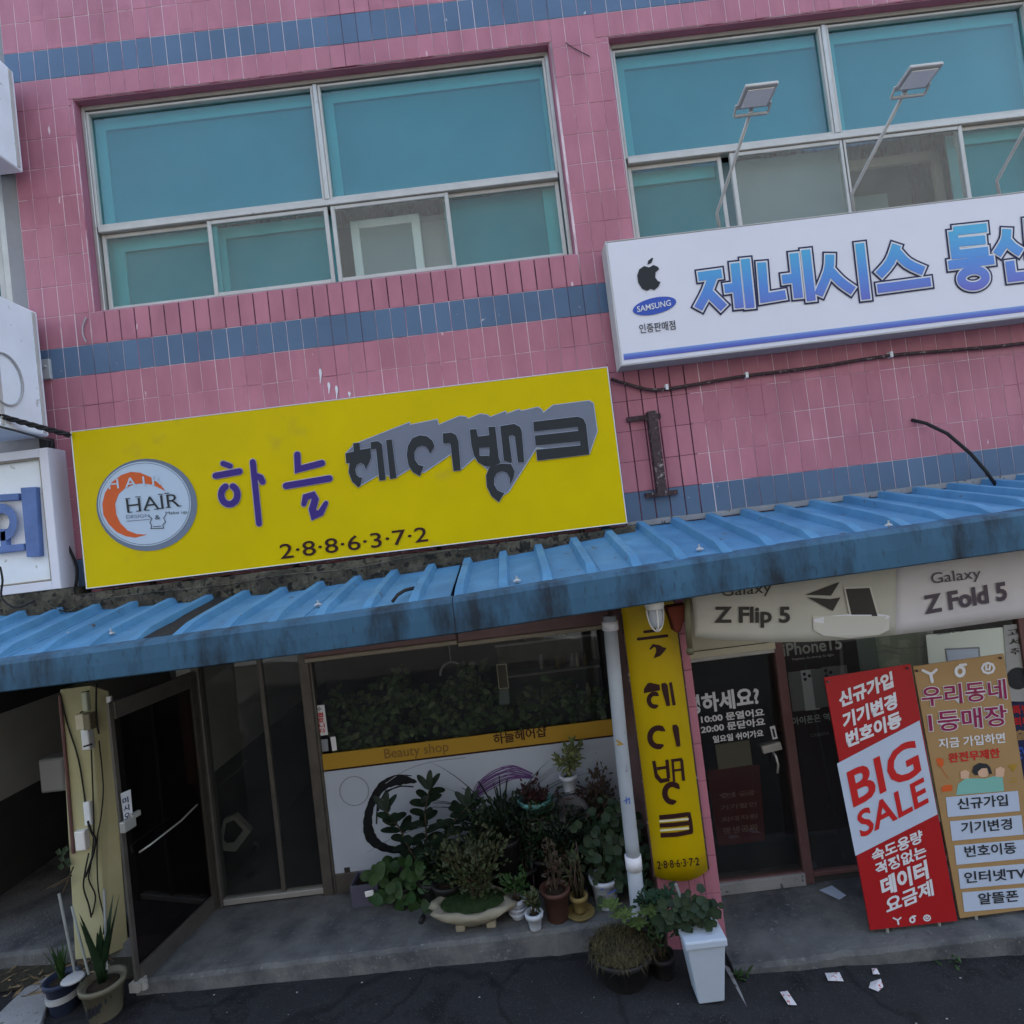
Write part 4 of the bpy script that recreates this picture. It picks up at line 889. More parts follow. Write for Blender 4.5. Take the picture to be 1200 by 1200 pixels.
# ================================================================== AWNINGS
YA = -1.30
ZT = [(P(x, y, YA).x, P(x, y, YA).z) for x, y in ((0, 778), (200, 751), (400, 724), (523, 706), (750, 669), (975, 634), (1200, 602))]
ZL = [(P(x, y, YA).x, P(x, y, YA).z) for x, y in ((0, 812), (270, 778), (535, 743), (560, 739), (880, 690), (1200, 645))]
ZK = [(P(x, y, -.06).x, P(x, y, -.06).z) for x, y in ((0, 718), (345, 690), (553, 656), (735, 620), (975, 590), (1200, 562))]
XS = P(535, 743, YA).x
def awning(xa, xb, label, pitch, off):
    t = thing('awning', ((xa + xb) / 2, YA, 2.3), label, 'awning')
    n = max(6, int((xb - xa) / .12)); b = MB()
    prof = [(0, 1.0, 0), (.02, 1.0, 0)]
    for i in range(n):
        a, c = xa + (xb - xa) * i / n, xa + (xb - xa) * (i + 1) / n
        def pr(x):
            zt_, zb__ = lerp(ZT, x), lerp(ZL, x); j = noise.noise(Vector((x * 2, off, 0))) * .012
            return [(x, YA + .10 + j, zt_ + .026), (x, YA + .018 + j, zt_ + .014), (x, YA + j + .004, zt_ - .010), (x, YA + j, (zt_ + zb__) / 2), (x, YA + j + .002, zb__ + .008), (x, YA + j + .012, zb__), (x, YA + j + .06, zb__ + .002)]
        o = len(b.v); b.v += pr(a) + pr(c)
        for k in range(6): b.f.append((o + k, o + k + 7, o + k + 8, o + k + 1)); b.mi.append(0)
    b.add([(x, YA + dy, z) for x in (xa, xa + .012) for dy, z in ((0, lerp(ZL, xa)), (.09, lerp(ZL, xa)), (.09, lerp(ZT, xa)), (0, lerp(ZT, xa)))], [(0, 1, 2, 3), (7, 6, 5, 4)])
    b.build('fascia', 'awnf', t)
    # sheets
    sw_ = .95; k = 0; x = xa
    while x < xb - .05:
        xe = min(x + sw_, xb); b = MB(); cuts = [x]; q = math.ceil((x - off) / pitch) * pitch + off
        while q < xe:
            for d_ in (-.042, -.026, .026, .042):
                if x < q + d_ < xe: cuts.append(q + d_)
            q += pitch
        cuts.append(xe); random.seed(int(x * 77) & 255); dyb = random.uniform(-.03, .03); dz = .004 * (k % 2)
        def hgt(u):
            d_ = abs((u - off + pitch / 2) % pitch - pitch / 2)
            return .048 if d_ < .028 else (0 if d_ > .042 else .048 * (.042 - d_) / .014)
        ny = 6
        for u in cuts:
            for j in range(ny + 1):
                s_ = j / ny; y = (YA + .05) * (1 - s_) + (-.04 + dyb) * s_; zf, zk = lerp(ZT, u) + .004, lerp(ZK, u)
                h_ = hgt(u) * (1 if j > 1 else (.9 if j else .05))
                b.v.append((u, y, zf * (1 - s_) + zk * s_ + h_ + dz + .004 * noise.noise(Vector((u * 5, y * 5, 2)))))
        nyy = ny + 1
        for i in range(len(cuts) - 1):
            for j in range(ny): b.f.append((i * nyy + j, (i + 1) * nyy + j, (i + 1) * nyy + j + 1, i * nyy + j + 1)); b.mi.append(0)
        sh_ = b.build('roof_sheet', 'awn', t); so_ = sh_.modifiers.new('t', 'SOLIDIFY'); so_.thickness = .006; so_.offset = -1
        x = xe; k += 1
    b = MB(); b.box(xa, xb, YA + .10, YA + .15, lerp(ZL, xa) + .05, lerp(ZL, xa) + .11) if False else None
    b = MB()
    u = xa + .3
    while u < xb:
        b.bar((u, YA + .08, lerp(ZL, u) + .10), (u, -.02, lerp(ZK, u) - .10), .035, .04); u += 1.1
    b.build('rafter', 'awnu', t)
    return t
aw1 = awning(-5.2, XS - .004, 'left blue corrugated awning with a dark patched hole over the salon', .30, -.08)
aw2 = awning(XS, 6.2, 'right blue corrugated awning rising over the phone shop', .288, -.10)
def sA(px, py, e=0):                             # on the sloping awning sheet
    d = ray(px, py); t0 = (YA + CAM_D) / d.y; t1 = (CAM_D) / d.y
    for _ in range(30):
        tm = (t0 + t1) / 2; p = CAM + d * tm; s_ = (p.y - YA - .05) / (-.04 - YA - .05); z = lerp(ZT, p.x) + (lerp(ZK, p.x) - lerp(ZT, p.x)) * s_ + e
        if p.z > z: t0 = tm
        else: t1 = tm
    return CAM + d * t0
pxc = sA(215, 722, 0).x; k_ = math.floor((pxc + .08) / .30); xa_, xb_ = -.08 + .30 * k_ + .045, -.08 + .30 * (k_ + 1) - .045; b = MB()
for j in range(7):
    y = -1.16 + (1.16 - .12) * j / 6; s_ = (y - YA - .05) / (-.04 - YA - .05)
    for x in (xa_, xb_): b.v.append((x + .01 * math.sin(j * 2.3 + x * 9), y, lerp(ZT, x) * (1 - s_) + lerp(ZK, x) * s_ + .011))
for j in range(6): b.f.append((j * 2, j * 2 + 1, j * 2 + 3, j * 2 + 2)); b.mi.append(0)
b.build('dark_patch', 'rubber', aw1)
for (x, y) in ((606, 683), (373, 711), (820, 646), (1042, 618), (80, 748), (130, 745)):
    b = MB(); p = sA(x, y, .01); b.tube([p, p + Vector((0, 0, .045))], .006, 6); b.lathe([(.024, .0), (.02, .008), (.008, .014)], p + Vector((0, 0, .012)), 10, fx=lambda a, j: 1 + .25 * math.sin(a * 3 + x)); b.build('roof_screw', 'greyp', aw1 if p.x < XS else aw2)
tag(MB_t := (lambda b: (b.tube([sA(460, 705, .03), sA(466, 697, .06), sA(474, 692, .06), sA(485, 689, .04)], .012, 6), b.build('hose', 'rubber', None, smooth=True))[1])(MB()), 'short dark curved hose lying on the blue awning', 'hose')

# ledge below the yellow sign, flashing at the right
b = MB()
for i in range(60):
    x = -3.7 + i * .078; h_ = .02 * noise.noise(Vector((x * 7, 1, 0))); b.box(x, x + .0775, -.20 + h_, .0, lerp(ZK, x) - .06, max(lerp(ZK, x) + .03, 2.70) + h_ * .8)
b.build('cement_ledge', 'stone', bld)
b = MB()
for i in range(24):
    x = .95 + i * .22; z = lerp(ZK, x); b.box(x, x + .2195, -.06, -.002, z + .01, z + .055 + .006 * noise.noise(Vector((x * 3, 0, 0))))
b.build('flashing', 'concl', bld)

# ================================================================== PILLAR SIGN (bowed yellow sheet)
PC, PW, PB = .880, .190, .095
def sC(px, py, e=0):
    Y = PY - .05
    for _ in range(8):
        p = P(px, py, Y); u = max(-1, min(1, (p.x - PC) / PW)); Y = PY - .012 - PB * (1 - u * u) - e
    return P(px, py, Y)
t = thing('pillar_sign', (PC, PY, 1.2), 'tall bowed yellow sign fixed to the pink pillar between the shops', 'sign')
pz0 = P(800, 1032, PY - .1).z; pz1 = P(765, 716, PY - .1).z + .08
b = MB(); nu, nv = 14, 12
for j in range(nv + 1):
    for i in range(nu + 1):
        u = -1 + 2 * i / nu; b.v.append((PC + PW * u, PY - .012 - PB * (1 - u * u), pz0 + (pz1 - pz0) * j / nv))
for j in range(nv):
    for i in range(nu): b.f.append((j * (nu + 1) + i, j * (nu + 1) + i + 1, (j + 1) * (nu + 1) + i + 1, (j + 1) * (nu + 1) + i)); b.mi.append(0)
k = len(b.v); b.v += [(PC + PW, PY - .002, pz0), (PC - PW, PY - .002, pz0)]; b.f.append(tuple(range(nu + 1))[::-1]); b.mi.append(0)
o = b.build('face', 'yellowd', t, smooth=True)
for xx in (PC - PW, PC + PW): b = MB(); b.box(xx - .007, xx + .007, PY - .016, PY - .002, pz0, pz1); b.build('edge_strip', 'rust', t)
v4 = lambda *p: [(700 + x / 4, 650 + y / 4) for x, y in p]
v4b = lambda *p: [(680 + x / 4, 900 + y / 4) for x, y in p]
curved('letter', [(v4((192, 396), (326, 380)), 3.6), (v4((248, 442), (262, 426), (282, 430), (284, 455), (276, 474), (290, 468), (306, 452), (318, 440)), [2, 3.5, 4, 4, 4.5, 4, 3.5, 2.5]), (v4((222, 362), (290, 354)), 3.4)], sC, 'inkb', t, .004)
curved('letter', [(v4((236, 602), (250, 600), (252, 616), (292, 610), (294, 636), (236, 646), (218, 650), (218, 630), (238, 626)), 0, 'poly'), (v4((300, 604), (318, 600), (330, 612), (342, 708), (325, 711), (314, 630), (302, 632)), 0, 'poly'), (v4((336, 600), (350, 597), (368, 704), (353, 708)), 0, 'poly'),
                   ([(700 + x / 4, 650 + y / 4) for x, y in arc(268, 682, 27, 30, 50, 300, 14)], [2] + [5.2] * 13 + [2.5])], sC, 'inkb', t, .004)
curved('letter', [([(700 + x / 4, 650 + y / 4) for x, y in arc(286, 856, 40, 44, 48, 300, 14)], [3] + [6.4] * 13 + [3]), (v4((352, 798), (372, 796), (382, 812), (390, 898), (372, 901), (364, 824), (354, 822)), 0, 'poly')], sC, 'inkb', t, .004)
curved('letter', [(v4((256, 968), (272, 966), (282, 1026), (300, 1050), (336, 1046), (340, 1062), (296, 1072), (270, 1046)), 0, 'poly'), (v4((318, 962), (334, 960), (342, 1048), (326, 1050)), 0, 'poly'), (v4((278, 996), (322, 990), (324, 1004), (281, 1010)), 0, 'poly'),
                   (v4((346, 966), (398, 959)), 3.6, 'butt'), (v4((353, 968), (360, 1064)), 3.0, 'butt'), (v4((395, 960), (405, 1060)), 3.6, 'butt'), (v4((360, 1012), (396, 1007)), 2.8, 'butt'),
                   ([(700 + x / 4, 650 + y / 4) for x, y in arc(352, 1118, 36, 42, 35, 292, 14)], [3] + [6.4] * 13 + [3])], sC, 'inkb', t, .004)
curved('letter', [([v4b((370, 232))[0], v4b((440, 226))[0], v4b((508, 216))[0]], 5.4, 'butt'), ([v4b((372, 270))[0], v4b((440, 266))[0], v4b((512, 258))[0]], 5.0, 'butt'), ([v4b((376, 316))[0], v4b((450, 312))[0], v4b((525, 298))[0]], 5.4, 'butt'), ([v4b((508, 208))[0], v4b((518, 255))[0], v4b((522, 304))[0]], 4.2, 'butt')], sC, 'inkb', t, .004)
curved('letter_gap', [([v4b((374, 250))[0], v4b((504, 239))[0]], 2.4), ([v4b((378, 293))[0], v4b((506, 282))[0]], 2.4)], sC, 'cream', t, .0065)
text('lettering', '2·8·8·6·3·7·2', v4b((362, 474))[0], v4b((560, 455))[0], 9.5, sC, 'inkb', t, .012, .004, cap=.73)
# hanging bulb lamp under the fascia
lp = thing('bulb_lamp', P(768, 712, -1.12), 'white caged bulb lamp hanging under the awning in front of the pillar sign', 'lamp')
c = P(768, 719, -1.12)
b = MB(); b.lathe([(.035, .06), (.062, .055), (.062, .02), (.055, .0)], c + Vector((0, 0, .03)), 20); b.build('base', 'white', lp, smooth=True)
b = MB(); b.lathe([(.012, -.105), (.034, -.09), (.046, -.055), (.046, -.01), (.04, .03)], c + Vector((0, 0, .012)), 20); b.build('glass_cover', mat('frosted_glass', (.42, .45, .52), .2), lp, smooth=True)
b = MB()
for s_ in (0, 1):
    pts = [c + Vector((.055 * math.cos(a) * (1 - s_), -.055 * math.cos(a) * s_, .03 - .145 * math.sin(a))) for a in [math.pi * i / 12 for i in range(13)]]; b.tube(pts, .005, 6)
b.build('wire_guard', 'white', lp, smooth=True)
# dark cloth bundle and hanging strap right of the lamp
b = MB(); pts = [P(x, y, -1.15) for x, y in ((782, 712), (806, 708), (806, 724), (801, 730), (798, 741), (792, 742), (788, 728))]; b.prism(pts, (0, .12, 0)); tag(b.build('cloth_bundle', mat('dark_red_cloth', (.10, .02, .012), .9), bevel=.012), 'dark red cloth bundle tucked under the awning right of the bulb', 'cloth')
b = MB(); b.tube([P(805, 700, -1.18), P(806, 735, -1.18), P(809, 764, -1.18)], [.018, .020, .017], 8); b.lathe([(.02, -.01), (.027, .01), (.02, .03)], P(809, 765, -1.18), 10); tag(b.build('umbrella_handle', mat('olive_plastic', (.10, .085, .05), .5), smooth=True), 'olive closed umbrella handle hanging beside the fabric banner', 'umbrella')

# down pipe
t = thing('drain_pipe', (P(745, 1085, -.80).x, -.8, 0), 'grey plastic drain pipe in front of the pillar beside the salon window', 'pipe')
pp_ = [P(714, 722, -.80), P(727, 865, -.80), P(740, 985, -.80)]
pp_.append(P(742, 1004, -.80)); b = MB(); b.tube(pp_, .048, 16); b.build('pipe', 'pipe', t, smooth=True)
b = MB(); b.tube([P(742, 1005, -.80), P(748, 1068, -.80), P(751, 1100, -.8)], .052, 16); b.build('lower_pipe', 'pipe', t, smooth=True)
for q_ in ([P(741.5, 1002, -.80), P(743.4, 1018, -.80)], [P(714.5, 728, -.8), P(715.5, 738, -.8)]): b = MB(); b.tube(q_, .057, 16); b.build('coupling', 'whiteb', t, smooth=True)
sDp = S(-.80 - .0485)
strokes('pipe_mark', [([(723, 868), (729, 872), (724, 872.5)], 2.2)], sDp, 'stripy', t, .002)
strokes('pipe_writing', [([(731, 939), (738, 936)], 1), ([(734, 934), (734, 942)], 1), ([(737, 935), (738, 942)], 1)], sDp, 'blueprint', t, .002)

# ================================================================== FABRIC BANNER UNDER THE AWNING
YN = -1.02
t = thing('fabric_banner', P(1000, 715, YN), 'pale folding phone banner hung below the right awning', 'banner')
BB = [(815, 746), (845, 750), (900, 753), (950, 752), (1000, 749), (1050, 744), (1100, 738), (1150, 731), (1200, 724), (1260, 716)]
BTp = [(810, 690), (845, 686), (900, 680), (950, 673), (1000, 666), (1050, 659), (1100, 652), (1150, 645), (1200, 638), (1260, 630)]
def sN(px, py, e=0):
    Y = YN + .008 * math.sin(px * .045) - e; return P(px, py, Y)
def cloth(name, i0, i1, m):
    b = MB(); nr = 6; k = i1 - i0; ns = 6
    for j in range(nr + 1):
        for i in range(k * ns + 1):
            a = i0 + i / ns; i_ = min(int(a), len(BB) - 2); f = a - i_; L = lambda T: (T[i_][0] + (T[i_ + 1][0] - T[i_][0]) * f, T[i_][1] + (T[i_ + 1][1] - T[i_][1]) * f)
            p, q = L(BB), L(BTp); b.v.append(tuple(sN(p[0] + (q[0] - p[0]) * j / nr, p[1] + (q[1] - p[1]) * j / nr)))
    w_ = k * ns + 1
    for j in range(nr):
        for i in range(w_ - 1): b.f.append((j * w_ + i, j * w_ + i + 1, (j + 1) * w_ + i + 1, (j + 1) * w_ + i)); b.mi.append(0)
    o = b.build(name, m, t, smooth=True); so_ = o.modifiers.new('t', 'SOLIDIFY'); so_.thickness = .003; return o
c1_ = cloth('banner_cloth', 0, 5, 'bannerg'); c2_ = cloth('banner_cloth', 5, 9, 'bannerp')
text('lettering', 'Z Flip 5', (837, 729), (926, 729), 18.5, sN, 'inkgrey', c1_, .032, .008, cap=.73, up=(0, -1))
text('lettering', 'Galaxy', (846, 699), (904, 694), 13, sN, 'inkgrey', c1_, .0, .008, cap=.73, up=(0, -1))
text('lettering', 'Galaxy', (1092, 684), (1150, 677), 13, sN, 'inkplum', c2_, .0, .008, cap=.73, up=(-.1, -1))
text('lettering', 'Z Fold 5', (1084, 719), (1181, 702), 21, sN, 'inkplum', c2_, .036, .008, cap=.73, up=(-.12, -1))
strokes('pedestal_picture', [([(953, 722), (1043, 722), (1042, 738), (1030, 744), (995, 748), (965, 745), (953, 738)], 0, 'poly')], sN, 'bannerl', c1_, .008)
strokes('pedestal_top', [(ell(998, 725, 45, 5.5, 30, R(-3)), 0, 'poly')], sN, 'printw', c1_, .010)
ngon('folded_phone_picture', [(944, 697), (984, 682), (974, 698)], sN, 'inkgrey', c1_, .010); ngon('folded_phone_picture', [(946, 700), (973, 702), (985, 700), (976, 716)], sN, 'inkgrey', c1_, .010)
ngon('standing_phone_picture', [(989, 688), (1021, 687), (1032, 727), (997, 729)], sN, 'bannerl', c1_, .011)
ngon('standing_phone_picture', [(991, 690), (1019, 689), (1029, 724), (999, 726)], sN, 'inkgrey', c1_, .013)
b = MB(); b.tube([P(812, 690, YN), P(1260, 628, YN)], .012, 8); b.build('hanging_rod', 'alu', t)

# ================================================================== STANDING BANNERS
def board(name, c, label, m):
    bl, br, tr, tl = c                           # photo corners; foot at y = -.80, top leaning back to y = -.62
    pb0 = G(bl[0], bl[1], FZ + .03); Yb = pb0.y
    p1 = G(br[0], br[1], FZ + .03)
    ybase = (pb0.y + p1.y) / 2
    ptop = P(tl[0], tl[1], ybase + .16)
    base = P(bl[0], bl[1], ybase)
    v = (ptop - base); h_ = P(br[0], br[1], ybase) - base; n_ = h_.cross(v).normalized()
    if n_.y > 0: n_ = -n_
    sf = SP(base, n_)
    t = thing(name, base, label, 'banner')
    b = MB(); f = [sf(*q, .004) for q in (bl, br, tr, tl)]; b.prism(f, -n_ * .012); b.build('board', m, t)
    # easel legs behind
    b = MB(); mx = (f[0] + f[1]) / 2; tp = (f[2] + f[3]) / 2
    b.tube([tp - n_ * .02 - v * .1, Vector((mx.x, mx.y + .42, FZ + .005))], .012, 8)
    b.tube([f[0] + h_ * .2 - n_ * .02 + Vector((0, 0, .1)), Vector(((f[0] + h_ * .2).x, f[0].y + .01, FZ + .002))], .010, 8); b.tube([f[1] - h_ * .2 - n_ * .02 + Vector((0, 0, .1)), Vector(((f[1] - h_ * .2).x, f[1].y + .01, FZ + .002))], .010, 8)
    b.build('stand_leg', 'alu', t)
    for q in (tr, tl):
        b = MB(); cx, cy = (bl[0] + br[0] + tr[0] + tl[0]) / 4, (bl[1] + tl[1]) / 2; p = sf(q[0] + (4 if q is tl else -4), q[1] + 5, .010); b.tube([p, p + n_ * .008], .009, 8); b.build('eyelet', 'rust', t)
    return t, sf
rb, sR = board('standing_banner', ((1020, 1090), (1122, 1079), (1067, 778), (966, 794)), 'red standing banner reading BIG SALE on a slanted white field', 'redbg')
r5 = lambda x, y, oy=650: (950 + x / 4.8, oy + y / 4.8)
ngon('white_field', [r5(148, 215, 850), r5(612, -28, 850), r5(714, 500, 850), r5(252, 735, 850)], sR, 'printb', rb, .007)
for body, a, c, h_ in (('신규가입', (165, 865), (468, 745), 92), ('기기변경', (185, 985), (490, 862), 92), ('번호이동', (205, 1090), (515, 965), 92)):
    text('lettering', body, r5(*a), r5(*c), h_ / 4.8, sR, 'printw', rb, .045, .007, up=(-.13, -.99))
for body, a, c, h_ in (('BIG', (240, 458), (625, 262), 200), ('SALE', (283, 632), (664, 430), 145)):
    text('lettering', body, r5(*a, 850), r5(*c, 850), h_ / 4.8, sR, 'redprint', rb, .02, .010, cap=.73, up=(-.2, -1))
for body, a, c, h_ in (('속도용량', (350, 775), (635, 655), 72), ('걱정없는', (370, 850), (655, 738), 72), ('데이터', (405, 968), (668, 860), 108), ('요금제', (430, 1065), (695, 955), 92)):
    text('lettering', body, r5(*a, 850), r5(*c, 850), h_ / 4.8, sR, 'printw', rb, .045 if h_ > 100 else .03, .007, up=(-.16, -.99))
def brand_marks(sf, par, pts, s_, m, e):
    (x0, y0), (x1, y1), (x2, y2) = pts
    strokes('carrier_mark', [([(x0 - s_, y0 - s_ * .7), (x0 + s_ * .3, y0 - s_ * .1), (x0 + s_ * 1.1, y0 - s_ * .8)], s_ * .42), ([(x0 + s_ * .2, y0 - s_ * .2), (x0 + s_ * .45, y0 + s_)], s_ * .5)], sf, m, par, e)
    strokes('carrier_mark', [(ell(x1, y1 + s_ * .1, s_ * .62, s_ * .7, 20), s_ * .5, 'ring'), ([(x1, y1 - s_ * .85), (x1 + s_ * .9, y1 - s_ * .95)], s_ * .4)], sf, m, par, e)
    strokes('carrier_mark', [(ell(x2, y2, s_ * .95, s_ * .8, 8), s_ * .35, 'ring'), ([(x2 - s_ * .3, y2 - s_ * .4), (x2 - s_ * .3, y2 + s_ * .2), (x2 + s_ * .2, y2 + s_ * .2), (x2 + s_ * .3, y2 - s_ * .4)], s_ * .3)], sf, m, par, e)
brand_marks(sR, rb, (r5(485, 1098, 850), r5(572, 1092, 850), r5(655, 1084, 850)), 4.2, 'printw', .007)
gb, sB = board('standing_banner', ((1125, 1076), (1224, 1063), (1176, 766), (1070, 781)), 'gold standing banner with a cartoon woman above five white label boxes', 'gold')
for pts in [[r5(760, 405, 850), r5(1166, 368, 850), r5(1178, 482, 850), r5(772, 516, 850)], [r5(783, 540, 850), r5(1186, 505, 850), r5(1198, 614, 850), r5(796, 650, 850)], [r5(808, 676, 850), r5(1208, 642, 850), r5(1220, 748, 850), r5(820, 785, 850)],
            [r5(830, 808, 850), r5(1232, 776, 850), r5(1244, 884, 850), r5(842, 920, 850)], [r5(852, 940, 850), r5(1254, 908, 850), r5(1266, 1016, 850), r5(864, 1050, 850)]]:
    ngon('label_box', pts, sB, 'printb', gb, .007)
for i, body in enumerate(('신규가입', '기기변경', '번호이동', '인터넷TV', '알뜰폰')):
    a = (828 + i * 21, 476 + i * 134); c = (1112 + i * 24, 452 + i * 134)
    if i == 3: a, c = (868, 890), (1215, 862)
    if i == 4: a, c = (948, 1010), (1172, 990)
    text('lettering', body, r5(*a, 850), r5(*c, 850), 13.5, sB, 'ink', gb, .02, .010, up=(-.1, -1))
brand_marks(sB, gb, ((1089, 791), (1125, 786), (1158, 783)), 7.6, 'printw', .007)
for body, a, c, h_ in (('우리동네', (632, 855), (1103, 808), 108), ('1등매장', (672, 1000), (1108, 958), 112)):
    lt = text('letter_outline', body, r5(*a), r5(*c), h_ / 4.8, sB, 'printw', gb, .05, .007, ref=.0, up=(-.1, -1)); text('letter_fill', body, r5(*a), r5(*c), h_ / 4.8, sB, 'maroonp', lt, .018, .010, ref=.0, up=(-.1, -1))
text('lettering', '지금 가입하면', r5(722, 1092), r5(1096, 1058), 12, sB, 'printw', gb, .02, .007, up=(-.1, -1))
text('lettering', '완전무제한', r5(778, 1172), r5(1068, 1142), 11.5, sB, 'redprint', gb, .03, .007, up=(-.1, -1))
fig = ngon('picture_jacket', [r5(x, y, 850) for x, y in ((818, 392), (830, 330), (870, 300), (930, 298), (980, 300), (1035, 285), (1080, 292), (1088, 370))], sB, 'tealp', gb, .006)
ngon('picture_face', [r5(x, y, 850) for x, y in ((930, 230), (990, 225), (1008, 262), (990, 290), (960, 292), (935, 275))], sB, 'skinp', fig, .007)
ngon('picture_hair', [r5(x, y, 850) for x, y in ((925, 280), (908, 262), (918, 228), (948, 212), (990, 216), (1010, 235), (1022, 272), (1004, 276), (992, 240), (962, 242), (940, 262), (944, 280))], sB, 'ink', fig, .009)
ngon('picture_hand', [r5(x, y, 850) for x, y in ((845, 300), (842, 262), (870, 250), (893, 262), (888, 300))], sB, 'skinp', fig, .009)
ngon('picture_hand', [r5(x, y, 850) for x, y in ((1040, 290), (1040, 245), (1068, 232), (1092, 245), (1086, 290))], sB, 'skinp', fig, .009)
strokes('picture_balloon', [([r5(x, y, 850) for x, y in ((705, 190), (722, 182), (745, 190), (750, 215), (735, 238), (715, 222))], 0, 'poly'), ([r5(735, 238, 850), r5(750, 265, 850), r5(775, 300, 850)], .6), ([r5(x, y, 850) for x, y in ((735, 350), (760, 335), (795, 335), (798, 368), (740, 375))], 0, 'poly')], sB, 'orange', gb, .007)
strokes('picture_confetti', [([r5(1130, 300, 850), r5(1158, 296, 850)], 1.2), ([r5(1122, 320, 850), r5(1160, 314, 850)], 1.2), ([r5(1110, 225, 850), r5(1165, 215, 850), r5(1140, 262, 850)], 0, 'poly')], sB, 'stripy', gb, .007)

# ================================================================== CABLES AND FITTINGS ON THE WALL
def cable(pts, Y, r, m, label, cat='cable', name='cable', n=6):
    q = [Vector(P(x, y, Y)) for x, y in pts]; out = []
    for i in range(len(q) - 1):
        p0, p1, p2, p3 = q[max(0, i - 1)], q[i], q[i + 1], q[min(len(q) - 1, i + 2)]
        for k in range(4):
            t_ = k / 4; out.append(.5 * ((2 * p1) + (p2 - p0) * t_ + (2 * p0 - 5 * p1 + 4 * p2 - p3) * t_ ** 2 + (3 * p1 - p0 - 3 * p2 + p3) * t_ ** 3))
    out.append(q[-1]); b = MB(); b.tube(out, r, n); return tag(b.build(name, m, smooth=True), label, cat)
cb1 = cable([(716, 444), (735, 450), (765, 457), (800, 453), (870, 441), (950, 431), (1040, 417), (1120, 410), (1210, 401), (1400, 374), (1640, 350)], -.03, .014, 'rust', 'long brown cable drooping along the pink wall under the white sign')
for x, y in ((780, 455), (873, 441), (1041, 417)): b = MB(); b.cbox(P(x, y, 0).x - .012, P(x, y, 0).x + .012, -.05, .0, P(x, y, 0).z - .022, P(x, y, 0).z + .024, .003); b.build('cable_clip', 'whitebox', cb1)
b = MB(); b.tube([P(1068, 492, .0), P(1085, 496, -.06), P(1110, 508, -.13), P(1138, 532, -.18), P(1156, 553, -.2), P(1168, 570, -.2)], .014, 8); tag(b.build('black_hose', 'rubber', smooth=True), 'thick black hose bending from the pink wall down onto the awning', 'hose')
bk = thing('steel_bracket', P(765, 580, 0), 'rusty upright steel bracket on the wall right of the yellow sign', 'bracket')
x_, zt_, zb__ = P(769, 530, -.05).x, P(765, 482, -.05).z, P(772, 582, -.05).z
b = MB(); b.box(x_ - .035, x_ + .04, -.085, -.07, zb__, zt_); b.box(x_ - .035, x_ - .025, -.07, .0, zb__, zt_); b.box(x_ + .03, x_ + .04, -.07, .0, zb__, zt_); b.build('upright', 'rust', bk)
b = MB(); b.box(x_ - .20, x_ + .08, -.035, -.002, zt_ - .06, zt_ - .02); b.build('top_flange', 'rust', bk)
b = MB(); b.box(x_ - .13, x_ + .14, -.035, -.002, zb__ - .0, zb__ + .04); b.build('bottom_flange', 'rust', bk)
cable([(663, 50), (672, 56), (691, 66)], -.012, .004, 'rust', 'short rusty wire sticking out of the pier between the windows', 'wire', 'wire', 5)
b = MB(); tw = [P(82 - 4.8 * i, 510 - 1.25 * i - .004 * i * i, max(-.82, -.22 - .02 * i)) for i in range(110)]
for ph in (0, 2.1, 4.2): b.tube([p + Vector((0, .012 * math.cos(i * .9 + ph), .014 * math.sin(i * .9 + ph))) for i, p in enumerate(tw)], .011, 6)
tag(b.build('cable', 'rubber', smooth=True), 'thick twisted black cable reaching the corner of the yellow sign', 'cable')
cable([(-420, 430), (-200, 462), (-40, 490), (0, 500), (30, 508), (60, 517)], -.66, .008, 'rubber', 'thin black cable just below the thick twisted one')
cable([(60, 515), (63, 560), (68, 610), (80, 640), (90, 665), (88, 690), (80, 706)], -.06, .012, 'rubber', 'black cable hanging down between the white box and the yellow sign')
b = MB(); x_ = P(64, 600, -.04).x; b.cbox(x_ - .045, x_ + .03, -.08, -.002, P(75, 700, 0).z, P(60, 515, 0).z, .006); tag(b.build('vertical_duct', 'rubber'), 'dark vertical duct left of the yellow sign', 'duct')
b = MB(); x_, z_ = P(52, 433, -.02).x, P(52, 433, -.02).z; b.cbox(x_ - .03, x_ + .05, -.03, -.002, z_ - .085, z_ + .085, .004); b.tube([(x_ + .015, -.05, z_ + .02), (x_ + .015, -.02, z_ + .02)], .014, 8); tag(b.build('wall_plate', 'greyp'), 'small grey metal plate on the left end of the blue tile band', 'plate')
cable([(108, 704), (180, 694), (260, 686), (330, 674), (400, 668), (470, 655), (520, 646), (560, 643)], -.23, .006, 'stone', 'thin slack wire running along the ledge below the yellow sign', 'wire')
cable([(0, 664), (3, 680), (2, 700), (18, 712), (40, 704)], -.3, .008, 'rubber', 'loose black wire curling below the white letter box')
cable([(50, 702), (62, 712), (80, 716), (98, 706)], -.24, .006, 'stone', 'loose grey wire end lying under the yellow sign corner')

for (x, y, h_, lb) in ((375, 433, 16, 'highest and longest'), (385, 449, 12, 'slim second'), (394, 453, 14, 'broad third'), (409, 460, 5, 'tiny rightmost')):
    o = strokes('paint_drip', [(smooth([(x, y), (x + .6, y + h_ * .4), (x + .3, y + h_)], 3), [2.2, 3, 3.4, 2.6, 1.6, 1.2, .8])], S(-.004), M['printw'], None, .001); tag(o, lb + ' pale paint drip above the yellow sign', 'stain', 'pale paint drips above the yellow sign')
cable([(101, 372), (97, 382), (97, 392), (101, 401)], -.015, .006, 'greyp', 'short curled grey wire below the left corner of the window', 'wire', 'wire', 5)
